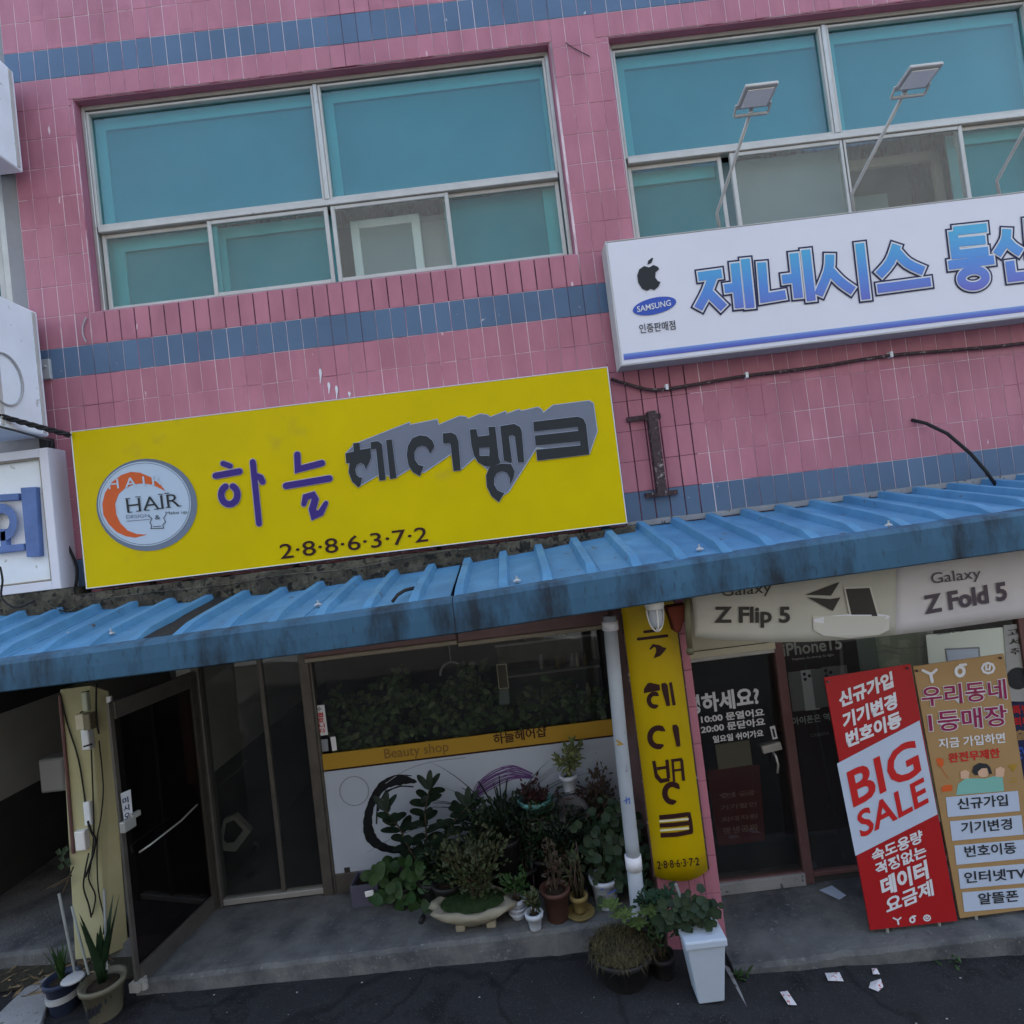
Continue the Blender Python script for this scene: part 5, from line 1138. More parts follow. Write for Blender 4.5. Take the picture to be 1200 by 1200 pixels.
# ================================================================== LEFT: PROJECTING BOXES AND NEIGHBOUR HOUSE
nb = thing('neighbour_building', (-7, 4, 0), 'grey neighbouring house at the left edge with an aluminium window', 'building')
nw = [(-6.0, -3.98, 4.95, 6.45)]
b = MB()
for r in split((-12, BL - .004, 2.5, 9), nw): b.box(r[0], r[1], .02, .3, r[2], r[3])
b.box(-12, BL - .004, .301, 8, 8.7, 8.99); b.box(-12, BL - .004, 8, 8.3, -.6, 9); b.box(-12, BL - .01, .301, 7.99, 2.5, 2.6); b.build('wall', mat('grey_render', (.25, .25, .27), .8, var=.15, vs_=2, bump=.3), nb)
b = MB(); rectframe(b, -6, -3.981, 4.951, 6.449, .06, .03, .12); nwf = b.build('window', 'alu', nb)
b = MB(); rectframe(b, -5.2, -4.06, 5.02, 6.38, .05, .06, .10); b.build('sash', 'aluw', nwf); b = MB(); b.box(-5.94, -4.04, .105, .11, 5.01, 6.39); b.build('pane', 'teal', nwf)
b = MB(); b.box(-5.94, -4.04, .2, .22, 5.0, 6.4); b.build('backing_board', 'greyblind', nwf)
# upper projecting box
def side_sign(tr, br, Yfar, Ynear, label, w_=.5, extra=None):
    a, c = P(*tr, Yfar), P(*br, Yfar); x1_ = (a.x + c.x) / 2
    t = thing('projecting_sign', (x1_, Yfar, c.z), label, 'sign')
    b = MB(); b.box(x1_ - w_, x1_, Ynear, Yfar, c.z, a.z); b.build('box', 'whitebox', t, bevel=.015)
    b = MB()
    for y in (Yfar - .05, Ynear + .05): b.box(x1_ + .0005, x1_ + .008, y - .015, y + .015, c.z + .02, a.z - .02)
    b.build('edge_rib', 'aluw', t)
    b = MB(); b.box(x1_ - .3, x1_ - .2, Yfar, .02, c.z + .1, c.z + .15); b.box(x1_ - .3, x1_ - .2, Yfar, .02, a.z - .15, a.z - .1); b.build('mount', 'rust', t)
    return t, x1_, c.z, a.z
side_sign((17, 84), (27, 203), -.12, -.62, 'white box sign at the top left corner of the photo')
t, xs_, zb_2, zt_2 = side_sign((46, 366), (56, 512), -.10, -.60, 'white projecting box sign with a thin ring at the left edge')
b = MB(); cy_, cz_ = -.60, P(0, 445, -.5).z
b.tube([(xs_ + .012, -.50 + .16 * math.sin(a), cz_ + .2 * math.cos(a)) for a in [2 * math.pi * i / 24 for i in range(25)]], .008, 6, cap=False); b.build('ring_emblem', 'greyp', t)
YQ = -.18
t = thing('letter_sign', P(30, 690, YQ), 'white framed sign with raised blue letters at the left edge', 'sign')
x1_ = (P(56, 528, YQ).x + P(75, 690, YQ).x) / 2; zt_2 = P(30, 528, YQ).z; zb_2 = P(35, 694, YQ).z
b = MB(); b.box(x1_ - 1.9, x1_ - .05, YQ + .02, 0, zb_2 + .05, zt_2 - .05); b.build('panel', 'whitebox', t)
b = MB(); rectframe(b, x1_ - 1.95, x1_, zb_2, zt_2, .07, YQ - .02, .0); b.build('frame', 'whiteb', t)
b = MB(); rectframe(b, x1_ - 1.87, x1_ - .072, zb_2 + .072, zt_2 - .072, .014, YQ - .01, YQ + .02); b.build('frame_bead', 'beige', t)
sQ2 = S(YQ + .02)
def solid(name, pts, m, par, th=.05):
    b = MB(); p = [sQ2(x, y, th) for x, y in pts]; b.prism(p, (0, th, 0)); return b.build(name, m, par, bevel=.004)
k4 = lambda *p: [(x / 4, 420 + y / 4) for x, y in p]
solid('letter', k4((95, 606), (165, 602), (186, 928), (124, 932)), 'bluel', t)
solid('letter', k4((-40, 640), (84, 632), (86, 664), (-38, 672)), 'bluel', t)
cc = [(x, y) for x, y in ell(2, 612, 18, 22, 22)]; ci = [(x, y) for x, y in ell(2, 612, 9, 11, 22)]
b = MB(); b.add([sQ2(x, y, .05) for x, y in cc] + [sQ2(x, y, .05) for x, y in ci] + [sQ2(x, y, 0) for x, y in cc], [(i, (i + 1) % 22, 22 + (i + 1) % 22, 22 + i) for i in range(22)] + [(i, 44 + i, 44 + (i + 1) % 22, (i + 1) % 22) for i in range(22)]); b.build('letter', 'bluel', t)
solid('letter', k4((-40, 884), (108, 868), (116, 900), (-38, 918)), 'bluel', t); solid('letter', k4((-2, 800), (26, 800), (30, 878), (2, 880)), 'bluel', t)
# rubble shelf below the letter sign
b = MB(); b.box(x1_ - 1.95, x1_ + .1, -.2, .0, 2.56, zb_2 - .005); b.build('cement_shelf', 'stone', nb)

# ---- dark passage at the left
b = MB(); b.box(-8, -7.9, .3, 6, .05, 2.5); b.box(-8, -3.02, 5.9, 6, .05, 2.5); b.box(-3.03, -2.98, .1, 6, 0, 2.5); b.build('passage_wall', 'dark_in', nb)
def PXp(px, py, X_): d = ray(px, py); return CAM + d * (X_ / d.x)
XW = -5.0
za = [PXp(0, 939, XW), PXp(70, 902, XW)]; zc = [PXp(0, 841, XW), PXp(70, 812, XW)]
zlow = (za[0].z + za[1].z) / 2; zup = (zc[0].z + zc[1].z) / 2
print('passage', za, zc)
b = MB(); b.box(XW - .1, XW, -.30, 5.9, zlow, zup + .02); b.build('passage_panel', 'grey_in', nb)
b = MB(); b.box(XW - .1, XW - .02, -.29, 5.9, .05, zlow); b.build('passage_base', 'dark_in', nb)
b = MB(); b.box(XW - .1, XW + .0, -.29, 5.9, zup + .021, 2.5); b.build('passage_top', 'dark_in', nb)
ac = MB(); xx = XW + .0
p = P(64, 905, .5); ac.cbox(p.x - .07, p.x + .16, .40, .6, p.z - .15, p.z + .15, .02); tag(ac.build('wall_box', mat('grey_box', (.28, .29, .30), .5), bevel=.01), 'grey box mounted in the dark passage just left of the yellow post', 'box')

# ---- yellow post with meters
pl = G(94, 1114, .0); pr_ = G(150, 1112, .0); tl_ = P(70, 808, -.42); tm = P(106, 803, -.42); tr_ = P(128, 813, -.34)
YPst = -.42
bl_, bm_ = P(87, 1113, YPst), P(124, 1112, YPst); br_ = P(151, 1112, -.34)
post = thing('gate_post', (bm_.x, YPst, 0), 'yellow painted gate post carrying meters and cables beside the open door', 'post')
b = MB(); back = Vector((0, .25, 0)); zlo = -.02
v = [Vector((bl_.x, YPst, zlo)), Vector((bm_.x, YPst, zlo)), Vector((br_.x, -.34, zlo)), Vector((bl_.x, -.17, zlo)), Vector((tl_.x, YPst, tl_.z)), Vector((tm.x, YPst, tm.z)), Vector((tr_.x, -.34, tr_.z + .02)), Vector((tl_.x, -.17, tl_.z))]
b.add(v, [(0, 1, 5, 4), (1, 2, 6, 5), (2, 3, 7, 6), (3, 0, 4, 7), (4, 5, 6, 7), (3, 2, 1, 0)]); b.build('shaft', 'post', post, bevel=.006)
b = MB(); b.tube([P(70, 815, YPst - .01), P(78, 900, YPst - .01), P(86, 1000, YPst - .01)], .012, 8); b.build('edge_pipe', 'maroonf', post)
sK = S(YPst)
def mbox(name, cx, cy, w_, h_, m, d_=.05):
    c = P(cx, cy, YPst); k = (CAM_D + YPst) / FOC; t = thing(name[0], c, name[1], 'box'); b = MB(); b.cbox(c.x - w_ * k / 2, c.x + w_ * k / 2, YPst - d_, YPst - .001, c.z - h_ * k / 2, c.z + h_ * k / 2, .006); b.build('case', m, t, bevel=.003); return t, c
mbox(('junction_box', 'topmost small pale box on the yellow post'), 103, 821, 6, 22, mat('pale_green_box', (.5, .55, .45), .5), .04)
mbox(('meter_box', 'cream square box on the yellow post, second from top'), 99, 844, 11, 18, 'cream')
b = MB(); c = P(109, 843, YPst); b.cbox(c.x - .03, c.x + .025, YPst - .07, YPst - .001, c.z - .06, c.z + .06, .006); tag(b.build('switch_box', mat('olive_box', (.22, .2, .14), .6)), 'olive grey box beside the cream square box on the post', 'box')
t2, c2 = mbox(('meter_box', 'pale grey meter with a glass front, third box from top on the post'), 106, 864, 9, 23, 'whitebox', .06)
mbox(('switch_box', 'narrow pale box halfway down the yellow post'), 105, 952, 8, 27, 'whitebox', .03)
mbox(('junction_box', 'lowest white box on the yellow post'), 99, 982, 12, 22, 'white', .05)
mbox(('door_chime', 'small white box on the top right corner of the yellow post'), 129.5, 824, 6, 17, 'white', .02)
for i, (pts, r_, lb) in enumerate((([(70, 812), (78, 845), (92, 890), (100, 940), (103, 965), (112, 985)], .006, 'thin dark cable slanting down the left face of the yellow post'),
                   ([(113, 800), (113, 840), (116, 860)], .007, 'short dark cable at the top right face of the post'),
                   ([(107, 878), (109, 930), (110, 975), (107, 1010), (104, 1030), (112, 1050), (108, 1072)], .0055, 'black cable running straight down below the grey meter'),
                   ([(116, 868), (120, 905), (121, 930), (118, 960), (114, 985), (115, 1040), (122, 1075), (121, 1095)], .005, 'loose wire winding down the right side of the post'),
                   ([(104, 1000), (100, 1020), (98, 1040), (104, 1060), (107, 1075)], .006, 'curled black wire loop near the foot of the post'),
                   ([(103, 962), (107, 975), (112, 985), (108, 1005), (100, 1028)], .008, 'thick black wire tangle beside the lowest white box'))):
    cable(pts, YPst - .012 - .004 * i, r_, 'rubber', lb, 'cable', 'cable', 5)
b = MB(); b.tube([P(96, 812, YPst - .02), P(104, 810, YPst - .02)], .006, 5); b.tube([P(94, 835, YPst - .02), P(103, 832, YPst - .02)], .006, 5); b.tube([P(98, 875, YPst - .07), P(108, 872, YPst - .07)], .006, 5); b.build('strap', 'rubber', post)
b = MB()
for a, c in (((54, 1042), (84, 1026)), ((74, 1046), (86, 1016)), ((62, 1040), (80, 1030))): b.tube([P(*a, -.48), P(*c, -.46)], .006, 5)
tag(b.build('dry_twigs', 'stem'), 'few dry twigs sticking out left of the yellow post', 'twigs')
b = MB()
for i in range(7): 
    p = P(76, 1012, -.45) + Vector((random.uniform(-.05, .03), 0, random.uniform(-.06, .09))); b.add([p, p + Vector((.03, 0, .02)), p + Vector((.01, .01, .05)), p + Vector((-.02, 0, .03))], [(0, 1, 2, 3)])
tag(b.build('weed_sprig', 'lf_d'), 'small weed sprig on the left flank of the yellow post', 'plant')

# ================================================================== PLANTS
def leaf(b, p, d, n_, L, W, mi=0, droop=.0, fold=.12):
    d = Vector(d).normalized(); n_ = Vector(n_); s_ = d.cross(n_); s_ = s_.normalized() if s_.length > 1e-4 else d.orthogonal().normalized(); u = s_.cross(d); p = Vector(p)
    q = [p, p + d * L * .35 + s_ * W * .5 - u * fold * W, p + d * L * .35 + u * fold * .2 * L, p + d * L * .35 - s_ * W * .5 - u * fold * W,
         p + d * L * .72 + s_ * W * .36 - u * (fold * W + droop * L * .35), p + d * L * .75 - u * (droop * L * .3), p + d * L * .72 - s_ * W * .36 - u * (fold * W + droop * L * .35), p + d * L - u * droop * L * .7]
    b.add(q, [(0, 2, 1), (0, 3, 2), (1, 2, 5, 4), (2, 3, 6, 5), (4, 5, 7), (5, 6, 7)], mi)
def rdir(up=.3, lo=-1): 
    a = random.uniform(0, 6.283); z = random.uniform(lo, 1) + up; v = Vector((math.cos(a), math.sin(a), z)); return v.normalized()
def pot(t, c, r, h_, m='potw', ribs=0, taper=.75, rim=.012, square=False, name='pot', soil=True):
    b = MB(); c = Vector(c)
    fx = (lambda a, j: 1 + .03 * math.cos(a * ribs)) if ribs else None
    if square:
        for (r0, z0, r1, z1) in ((r * taper, 0, r, h_ - .04),):
            v = [(c.x + sx * r0, c.y + sy * r0, c.z + z0) for sx, sy in ((-1, -1), (1, -1), (1, 1), (-1, 1))] + [(c.x + sx * r1, c.y + sy * r1, c.z + z1) for sx, sy in ((-1, -1), (1, -1), (1, 1), (-1, 1))]
            b.add(v, [(0, 3, 2, 1), (0, 1, 5, 4), (1, 2, 6, 5), (2, 3, 7, 6), (3, 0, 4, 7), (4, 5, 6, 7)])
        b.box(c.x - r - .012, c.x + r + .012, c.y - r - .012, c.y + r + .012, c.z + h_ - .05, c.z + h_); o = b.build(name, m, t, bevel=.01)
    else:
        b.lathe([(r * taper * .96, 0), (r * taper, .006), (r * .97, h_ - .035), (r + rim * .7, h_ - .034), (r + rim, h_ - .004), (r + rim * .5, h_), (r - .008, h_ - .002), (r - .012, h_ - .03)], c, 26, fx=fx); o = b.build(name, m, t, smooth=False)
        me = o.data; me.polygons.foreach_set('use_smooth', [len(p.vertices) == 4 for p in me.polygons])
    if soil:
        b = MB(); b.lathe([(r - .013, h_ - .04), (r * .6, h_ - .02), (.01, h_ - .012)], c, 16); b.build('soil', 'soil', t, smooth=True)
    return o
def bushy(t, c, rx, hz_, n, L, W, m, ms='stem', stems=6, ry=None, base=0., droop=.2, sr=.004, fill=.35):
    ry = ry or rx; c = Vector(c); sb, fb = MB(), MB(); tips = []
    for i in range(stems):
        a = random.uniform(0, 6.28); q = random.uniform(.25, .95); tip = c + Vector((math.cos(a) * rx * q, math.sin(a) * ry * q, hz_ * random.uniform(.55, 1))); mid = c.lerp(tip, .5) + Vector((random.uniform(-.2, .2) * rx, random.uniform(-.2, .2) * ry, hz_ * .08))
        sb.tube([c + Vector((math.cos(a) * .012, math.sin(a) * .012, 0)), mid, tip], [sr, sr * .8, sr * .4], 5); tips += [(c, mid, tip)]
    for i in range(n):
        c0, mid, tip = random.choice(tips); s_ = random.uniform(fill, 1.05); p = (c0.lerp(mid, s_ * 2) if s_ < .5 else mid.lerp(tip, s_ * 2 - 1)) + Vector([random.gauss(0, .16) * q for q in (rx, ry, hz_ * .5)])
        if p.z < c.z + base: p.z = c.z + base + random.uniform(0, .03)
        out = (p - c - Vector((0, 0, hz_ * .3))); out = out.normalized() if out.length > 1e-3 else Vector((0, 0, 1)); d = (out + rdir(.1) * .9).normalized(); k = random.uniform(.65, 1.25)
        leaf(fb, p, d, Vector((random.uniform(-.4, .4), -.35, 1)), L * k, W * k, droop=droop)
    sb.build('stem', ms, t); fb.build('foliage', m, t, kind='stuff')
def rosette(b, c, r, n, W, up=.5):
    for i in range(n):
        a = i * 2.4; k = .4 + .6 * (i / n); leaf(b, c, (math.cos(a), math.sin(a), up * (1.5 - k * 1.3)), (0, 0, 1), r * k, W, droop=.1)
def straps(t, c, n, L, W, m, spread=.6, arch=.6, name='leaf', cap=60, asobj=True, up=1):
    fb = MB()
    for i in range(n):
        a = random.uniform(0, 6.28); d = Vector((math.cos(a), math.sin(a), 0)); l_ = L * random.uniform(.6, 1.1); sp_ = spread * random.uniform(.4, 1.2); pts = []
        for k in range(8):
            s_ = k / 7; pts.append(Vector(c) + d * l_ * (sp_ * s_ + arch * .35 * s_ * s_) + Vector((0, 0, up * l_ * (s_ - arch * .55 * s_ * s_ * sp_ * 1.4))))
        b = MB() if asobj else fb; sd = Vector((-d.y, d.x, 0)); v = []; 
        for k, p in enumerate(pts): w_ = W * (1 - (k / 7) ** 2.2) * .5 + .0006; v += [p - sd * w_, p + Vector((0, 0, -w_ * .5)), p + sd * w_]
        b.add(v, [(k * 3 + j, k * 3 + j + 1, k * 3 + j + 4, k * 3 + j + 3) for k in range(7) for j in (0, 1)])
        if asobj: b.build(name, m, t, smooth=True)
    if not asobj: fb.build('foliage', m, t, kind='stuff', smooth=True)
PG = 'potted plants massed in front of the salon window'
def ground(px, py, z=0): return G(px, py, z)
def plant(c, label, name='potted_plant', cat='plant', group=PG): return thing(name, c, label, cat, group)
random.seed(21)
# two-tier stand
sc_ = P(640, 985, -.14); STZ = P(668, 936, -.2).z
st_ = thing('plant_stand', (sc_.x, -.22, 0), 'dark metal plant stand holding the turquoise bowl and the small white pot', 'stand')
b = MB()
rings = [(P(628, 950, -.22), .145), (P(668, 928, -.22), .12)]
for cc_, r_ in rings:
    b.tube([cc_ + Vector((r_ * math.cos(a), r_ * math.sin(a), 0)) for a in [2 * math.pi * i / 24 for i in range(25)]], .006, 6, cap=False)
    b.bar(cc_ - Vector((r_, 0, 0)), cc_ + Vector((r_, 0, 0)), .014, .004); b.bar(cc_ - Vector((0, r_, 0)), cc_ + Vector((0, r_, 0)), .014, .004, up=(0, 0, 1))
    for a in (.6, 2.5, 4.2, 5.6): q = cc_ + Vector((r_ * math.cos(a), r_ * math.sin(a), 0)); b.tube([q, Vector((q.x + .02 * math.cos(a), q.y + .02 * math.sin(a), .0))], .006, 6)
b.build('wire_frame', 'rust', st_)
# 1 variegated plant in white pot
c = rings[1][0] + Vector((0, 0, .006)); t = plant(c, 'light green variegated shrub in a small white pot on the stand'); pot(t, c, .062, .135, 'potw'); bushy(t, c + Vector((0, 0, .12)), .15, .26, 210, .055, .022, 'lf_v', stems=9, droop=.3, fill=.3)
# 2 turquoise bowl with dark red succulent
c = rings[0][0] + Vector((0, 0, .006)); t = plant(c, 'dark red leafed plant in a turquoise bowl on the stand'); pot(t, c, .125, .10, 'pott', taper=.72); bushy(t, c + Vector((0, 0, .08)), .15, .12, 260, .04, .02, 'lf_r', stems=9, droop=.1, fill=.2)
# upturned grey pot / disc under the white pot
b = MB(); c = P(672, 950, -.30); b.obox(c, (.1, 0, .01), (0, .02, .11), (0, .012, -.002))
dsk = MB(); dsk.tube([c, c + Vector((.01, .025, .008))], .125, 24); tag(dsk.build('round_lid', mat('slate_lid', (.10, .10, .11), .6)), 'round slate grey lid leaning below the small white pot', 'lid')
b = MB(); b.box(P(622, 962, -.16).x, P(668, 960, -.16).x, -.34, -.10, P(640, 970, -.3).z, P(640, 960, -.3).z); tag(b.build('shelf_board', 'conc', bevel=.004), 'grey board resting below the turquoise bowl', 'board')
# 4 strap leaved orchid
c = Vector((P(592, 985, -.3).x, -.31, .44)); t = plant(Vector((c.x, c.y, 0)), 'dark plant with long arching strap leaves behind the middle pots'); pot(t, Vector((c.x, c.y, 0)), .11, .44, 'potk'); straps(t, c + Vector((0, 0, 0)), 50, .74, .016, 'lf_k', .85, .95)
# 5 rubber plant, big leaves as objects
c = Vector((P(505, 1060, -.22).x, -.24, 0)); t = plant(c, 'tall rubber plant with large dark oval leaves in front of the brush ring'); pot(t, c, .13, .30, 'potk', taper=.8)
def bigleaf(t, p, d, L, W, m, nrm=(0, -.6, 1)):
    b = MB(); d = Vector(d).normalized(); n_ = Vector(nrm); s_ = d.cross(n_); s_ = s_.normalized() if s_.length > 1e-4 else d.orthogonal().normalized(); u = s_.cross(d); v = []
    for q_, w_ in ((0, .10), (.08, .55), (.24, .92), (.45, 1), (.68, .95), (.86, .72), (.96, .38), (1, .06)):
        c_ = d * L * q_ - u * L * .28 * q_ * q_; v += [c_ + s_ * W * .5 * w_, c_ - u * W * .10 * w_, c_ - s_ * W * .5 * w_]
    b.add(v, [(i * 3 + j, i * 3 + j + 1, i * 3 + j + 4, i * 3 + j + 3) for i in range(7) for j in (0, 1)]); o = b.build('leaf', m, t, smooth=True); o.location = o.location + Vector(p); POS[o] = POS[o] + Vector(p); return o
random.seed(4)
sb = MB(); stems = [[(497, 1020), (500, 985), (498, 950), (503, 925)], [(500, 1025), (480, 995), (468, 970), (452, 950)], [(503, 1020), (520, 990), (530, 965), (548, 945)]]
for k, s_ in enumerate(stems):
    pts = [P(x, y, -.22 - .06 * k) for x, y in s_]; sb.tube([c + Vector((0, 0, .26))] + pts, [.012, .011, .009, .007, .005], 6)
    for i in range(17):
        u = .2 + .8 * i / 17; seg = min(int(u * 3), 2); p = pts[seg].lerp(pts[seg + 1], u * 3 - seg); a = i * 2.4 + k
        d = Vector((math.cos(a), math.sin(a) * .6 - .15, random.uniform(.05, .7))); bigleaf(t, p, d, random.uniform(.10, .155), random.uniform(.058, .075), 'lf_k')
    for s2 in (-.5, .6, .1): bigleaf(t, pts[-1], (s2, -.1, 1), .14, .055, 'lf_k')
sb.build('stem', 'stem', t)
# 6 heart leaved pothos
def heart_bush(t, x0, x1, y0, y1, Y, n, L, m, zmin=0.0):
    for i in range(n):
        px, py = random.uniform(x0, x1), random.uniform(y0, y1); p = P(px, py, Y + random.uniform(-.12, .1))
        if p.z < zmin + .02: p.z = zmin + .03
        d = Vector((random.uniform(-.7, .7), random.uniform(-.7, .0), random.uniform(-.9, .2))); bigleaf(t, p, d, L * random.uniform(.7, 1.2), L * .72, m, (random.uniform(-.3, .3), -1, .5))
c = ground(470, 1060); t = plant(c, 'broad heart leafed plant trailing beside the grey violet planter'); pot(t, c + Vector((0, .05, 0)), .11, .14, 'potk'); heart_bush(t, 436, 512, 1004, 1054, c.y - .0, 100, .105, 'lf_m')
c = ground(428, 1062); t = thing('planter_box', c, 'empty grey violet planter box left of the heart leafed plant', 'planter'); b = MB(); rectf = (c.x - .10, c.x + .12)
b.box(c.x - .10, c.x + .12, -.24, -.225, 0, .17); b.box(c.x - .10, c.x + .12, -.04, -.025, 0, .17); b.box(c.x - .10, c.x - .085, -.225, -.04, 0, .17); b.box(c.x + .105, c.x + .12, -.225, -.04, 0, .17); b.build('box', 'potp', t, bevel=.004)
b = MB(); b.box(c.x - .084, c.x + .104, -.224, -.041, .0, .12); b.build('soil', 'soil', t)
b = MB(); p = ground(433, 1046, .1); b.obox(P(433, 1047, -.27), (.035, 0, .004), (0, .006, 0), (-.002, 0, .022)); tag(b.build('white_tag', 'white', bevel=.006), 'small white plastic piece hanging on the planter box', 'tag')
# 7 jade plant in rock bowl
c = ground(556, 1094); c = Vector((c.x + .0, c.y + .12, 0)); t = plant(c, 'bushy jade plant over moss in a cream rock shaped bowl')
b = MB(); b.lathe([(.10, .035), (.16, .04), (.21, .075), (.29, .12), (.30, .15), (.27, .165), (.24, .15), (.1, .14)], c, 40, fx=lambda a, j: 1 + .30 * noise.noise(Vector((math.cos(a) * 2.6, math.sin(a) * 2.6, j * .35))), sx=1.0, sy=.62); b.build('bowl', 'potc', t, smooth=True)
for s_ in (-.10, .12): b = MB(); b.obox(c + Vector((s_, -.06, .023)), (.035, 0, 0), (0, .03, 0), (0, 0, .023)); b.build('foot', 'potc', t, bevel=.01)
b = MB()
for i in range(900):
    a = random.uniform(0, 6.28); q = math.sqrt(random.random()); p = c + Vector((.23 * q * math.cos(a), .14 * q * math.sin(a), .15 + .03 * (1 - q))); h_ = random.uniform(.02, .05); dx = Vector((random.uniform(-.015, .015), random.uniform(-.015, .015), h_)); s2 = Vector((.002, 0, 0)); b.add([p - s2, p + s2, p + dx], [(0, 1, 2)])
b.lathe([(.24, .155), (.15, .175), (.02, .185)], c, 20, sx=1, sy=.6); b.build('moss', 'moss', t, kind='stuff')
bushy(t, c + Vector((.03, .02, .13)), .27, .47, 1100, .036, .026, 'lf_o', stems=22, ry=.16, droop=.0, sr=.008, fill=.35)
# 8 ribbed white pot
c = ground(608, 1079); c.y += .05; t = plant(c, 'ribbed white pot with green leaves right of the rock bowl'); pot(t, c, .062, .14, 'potw', taper=.8); 
for k in range(3): b = MB(); b.lathe([(.062 - .004, 0), (.068, .006), (.068, .014), (.058, .02)], c + Vector((0, 0, .025 + k * .034)), 24); b.build('rib', 'potw', t, smooth=True)
bushy(t, c + Vector((0, 0, .11)), .11, .18, 110, .05, .026, 'lf_m', stems=7)
# 9 small white pot
c = ground(628, 1092); t = plant(c, 'smallest white pot at the step edge with an upright succulent'); c.y += .04; pot(t, c, .055, .115, 'potw'); bushy(t, c + Vector((0, 0, .095)), .07, .15, 90, .045, .02, 'lf_o', stems=6, droop=0)
# 10 brown pot
c = ground(655, 1082); c.y += .06; t = plant(c, 'large brown plastic pot with a sparse reddish plant'); pot(t, c, .098, .22, 'potbr', taper=.78, rim=.015); bushy(t, c + Vector((0, 0, .19)), .12, .34, 130, .042, .018, 'lf_p', stems=9, droop=.2, fill=.4)
# 11 yellow pot on saucer
c = ground(681, 1072, .03); t = plant(Vector((c.x, c.y, 0)), 'small yellow clay pot on a saucer with thick twisted stems'); c.z = .03; c.y += .05; pot(t, c, .055, .115, 'poty'); b = MB(); b.lathe([(.08, 0), (.105, .025), (.10, .028), (.07, .01)], Vector((c.x, c.y, 0)), 22); b.build('saucer', 'poty', t)
b = MB()
for i in range(6):
    a = i * 1.1; b.tube([c + Vector((.02 * math.cos(a), .02 * math.sin(a), .1)), c + Vector((.05 * math.cos(a), .03 * math.sin(a), .22)), c + Vector((.03 * math.cos(a + 1), .03 * math.sin(a + 1), .33 + .03 * i))], [.010, .008, .005], 6)
b.build('thick_stem', 'lf_p', t, smooth=True); bushy(t, c + Vector((0, 0, .15)), .10, .28, 50, .04, .015, 'lf_o', stems=4)
# 12 geranium
c = ground(712, 1062); c.y += .02; t = plant(c, 'big round leafed geranium in a white pot beside the drain pipe'); pot(t, c, .10, .21, 'potw', taper=.78)
strokes('pot_print', [([(704, 1043), (712, 1040)], 1.2), ([(712, 1047), (722, 1043)], 1.2)], S(c.y - .10), 'blueprint', t, .006)
def round_leaves(t, pts, L, m, Y):
    for i in range(pts[4]):
        px, py = random.gauss((pts[0] + pts[1]) / 2, (pts[1] - pts[0]) / 4), random.gauss((pts[2] + pts[3]) / 2, (pts[3] - pts[2]) / 4); p = P(px, py, Y + random.uniform(-.10, .12)); b = MB()
        r_ = L * random.uniform(.6, 1.15); n_ = Vector((random.uniform(-.5, .5), -1, random.uniform(.2, 1.2))).normalized(); u = n_.orthogonal().normalized(); v_ = n_.cross(u)
        vv = [p] + [p + (u * math.cos(a) + v_ * math.sin(a)) * r_ * (1 + .09 * math.cos(5 * a)) + n_ * .18 * r_ for a in [2 * math.pi * k / 15 + .2 for k in range(15)]]
        b.add(vv, [(0, k + 1, (k + 1) % 15 + 1) for k in range(15)]); b.build('leaf', m, t, smooth=True)
round_leaves(t, (686, 758, 948, 1046, 250), .033, 'lf_d', c.y - .02)
b = MB()
for i in range(10): b.tube([c + Vector((0, 0, .19)), P(random.uniform(700, 750), random.uniform(960, 1020), c.y)], .005, 5)
b.build('stem', 'stemg', t)
# 13 brownish plants at the back right, 14 dark mass behind
c = Vector((P(700, 980, -.2).x, -.20, 0)); t = plant(c, 'brownish bushy plant at the back against the drain pipe'); pot(t, c, .11, .30, 'potk'); bushy(t, c + Vector((0, 0, .26)), .19, .52, 800, .038, .018, 'lf_p', stems=14, ry=.14)
c = Vector((P(640, 1020, -.22).x, -.26, 0)); t = plant(c, 'dark green plant crowded behind the brown pot'); pot(t, c, .11, .25, 'potk'); bushy(t, c + Vector((0, 0, .2)), .24, .48, 700, .06, .028, 'lf_d', stems=14, ry=.15)
c = Vector((P(590, 1010, -.2).x, -.16, 0)); t = plant(c, 'dark green plant at the back between rubber plant and stand'); pot(t, c, .11, .3, 'potk'); bushy(t, c + Vector((0, 0, .2)), .24, .40, 620, .06, .028, 'lf_d', stems=14, ry=.12)
c = Vector((P(530, 1050, -.3).x, -.40, 0)); t = plant(c, 'dark low plant left of the jade plant'); pot(t, c, .12, .22, 'potk'); bushy(t, c + Vector((0, 0, .16)), .18, .30, 380, .06, .03, 'lf_d', stems=10, ry=.12)
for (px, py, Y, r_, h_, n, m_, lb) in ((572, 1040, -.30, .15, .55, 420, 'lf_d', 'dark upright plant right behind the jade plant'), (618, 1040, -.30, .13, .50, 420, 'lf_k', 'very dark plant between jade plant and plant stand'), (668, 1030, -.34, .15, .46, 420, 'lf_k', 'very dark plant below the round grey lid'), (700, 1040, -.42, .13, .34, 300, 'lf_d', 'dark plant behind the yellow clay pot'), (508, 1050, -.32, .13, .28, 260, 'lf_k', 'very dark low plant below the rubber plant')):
    c = Vector((P(px, py, Y).x, Y, 0)); t = plant(c, lb); pot(t, c, .09, .20, 'potk'); bushy(t, c + Vector((0, 0, .15)), r_, h_, n, .055, .026, m_, stems=12, ry=.11)
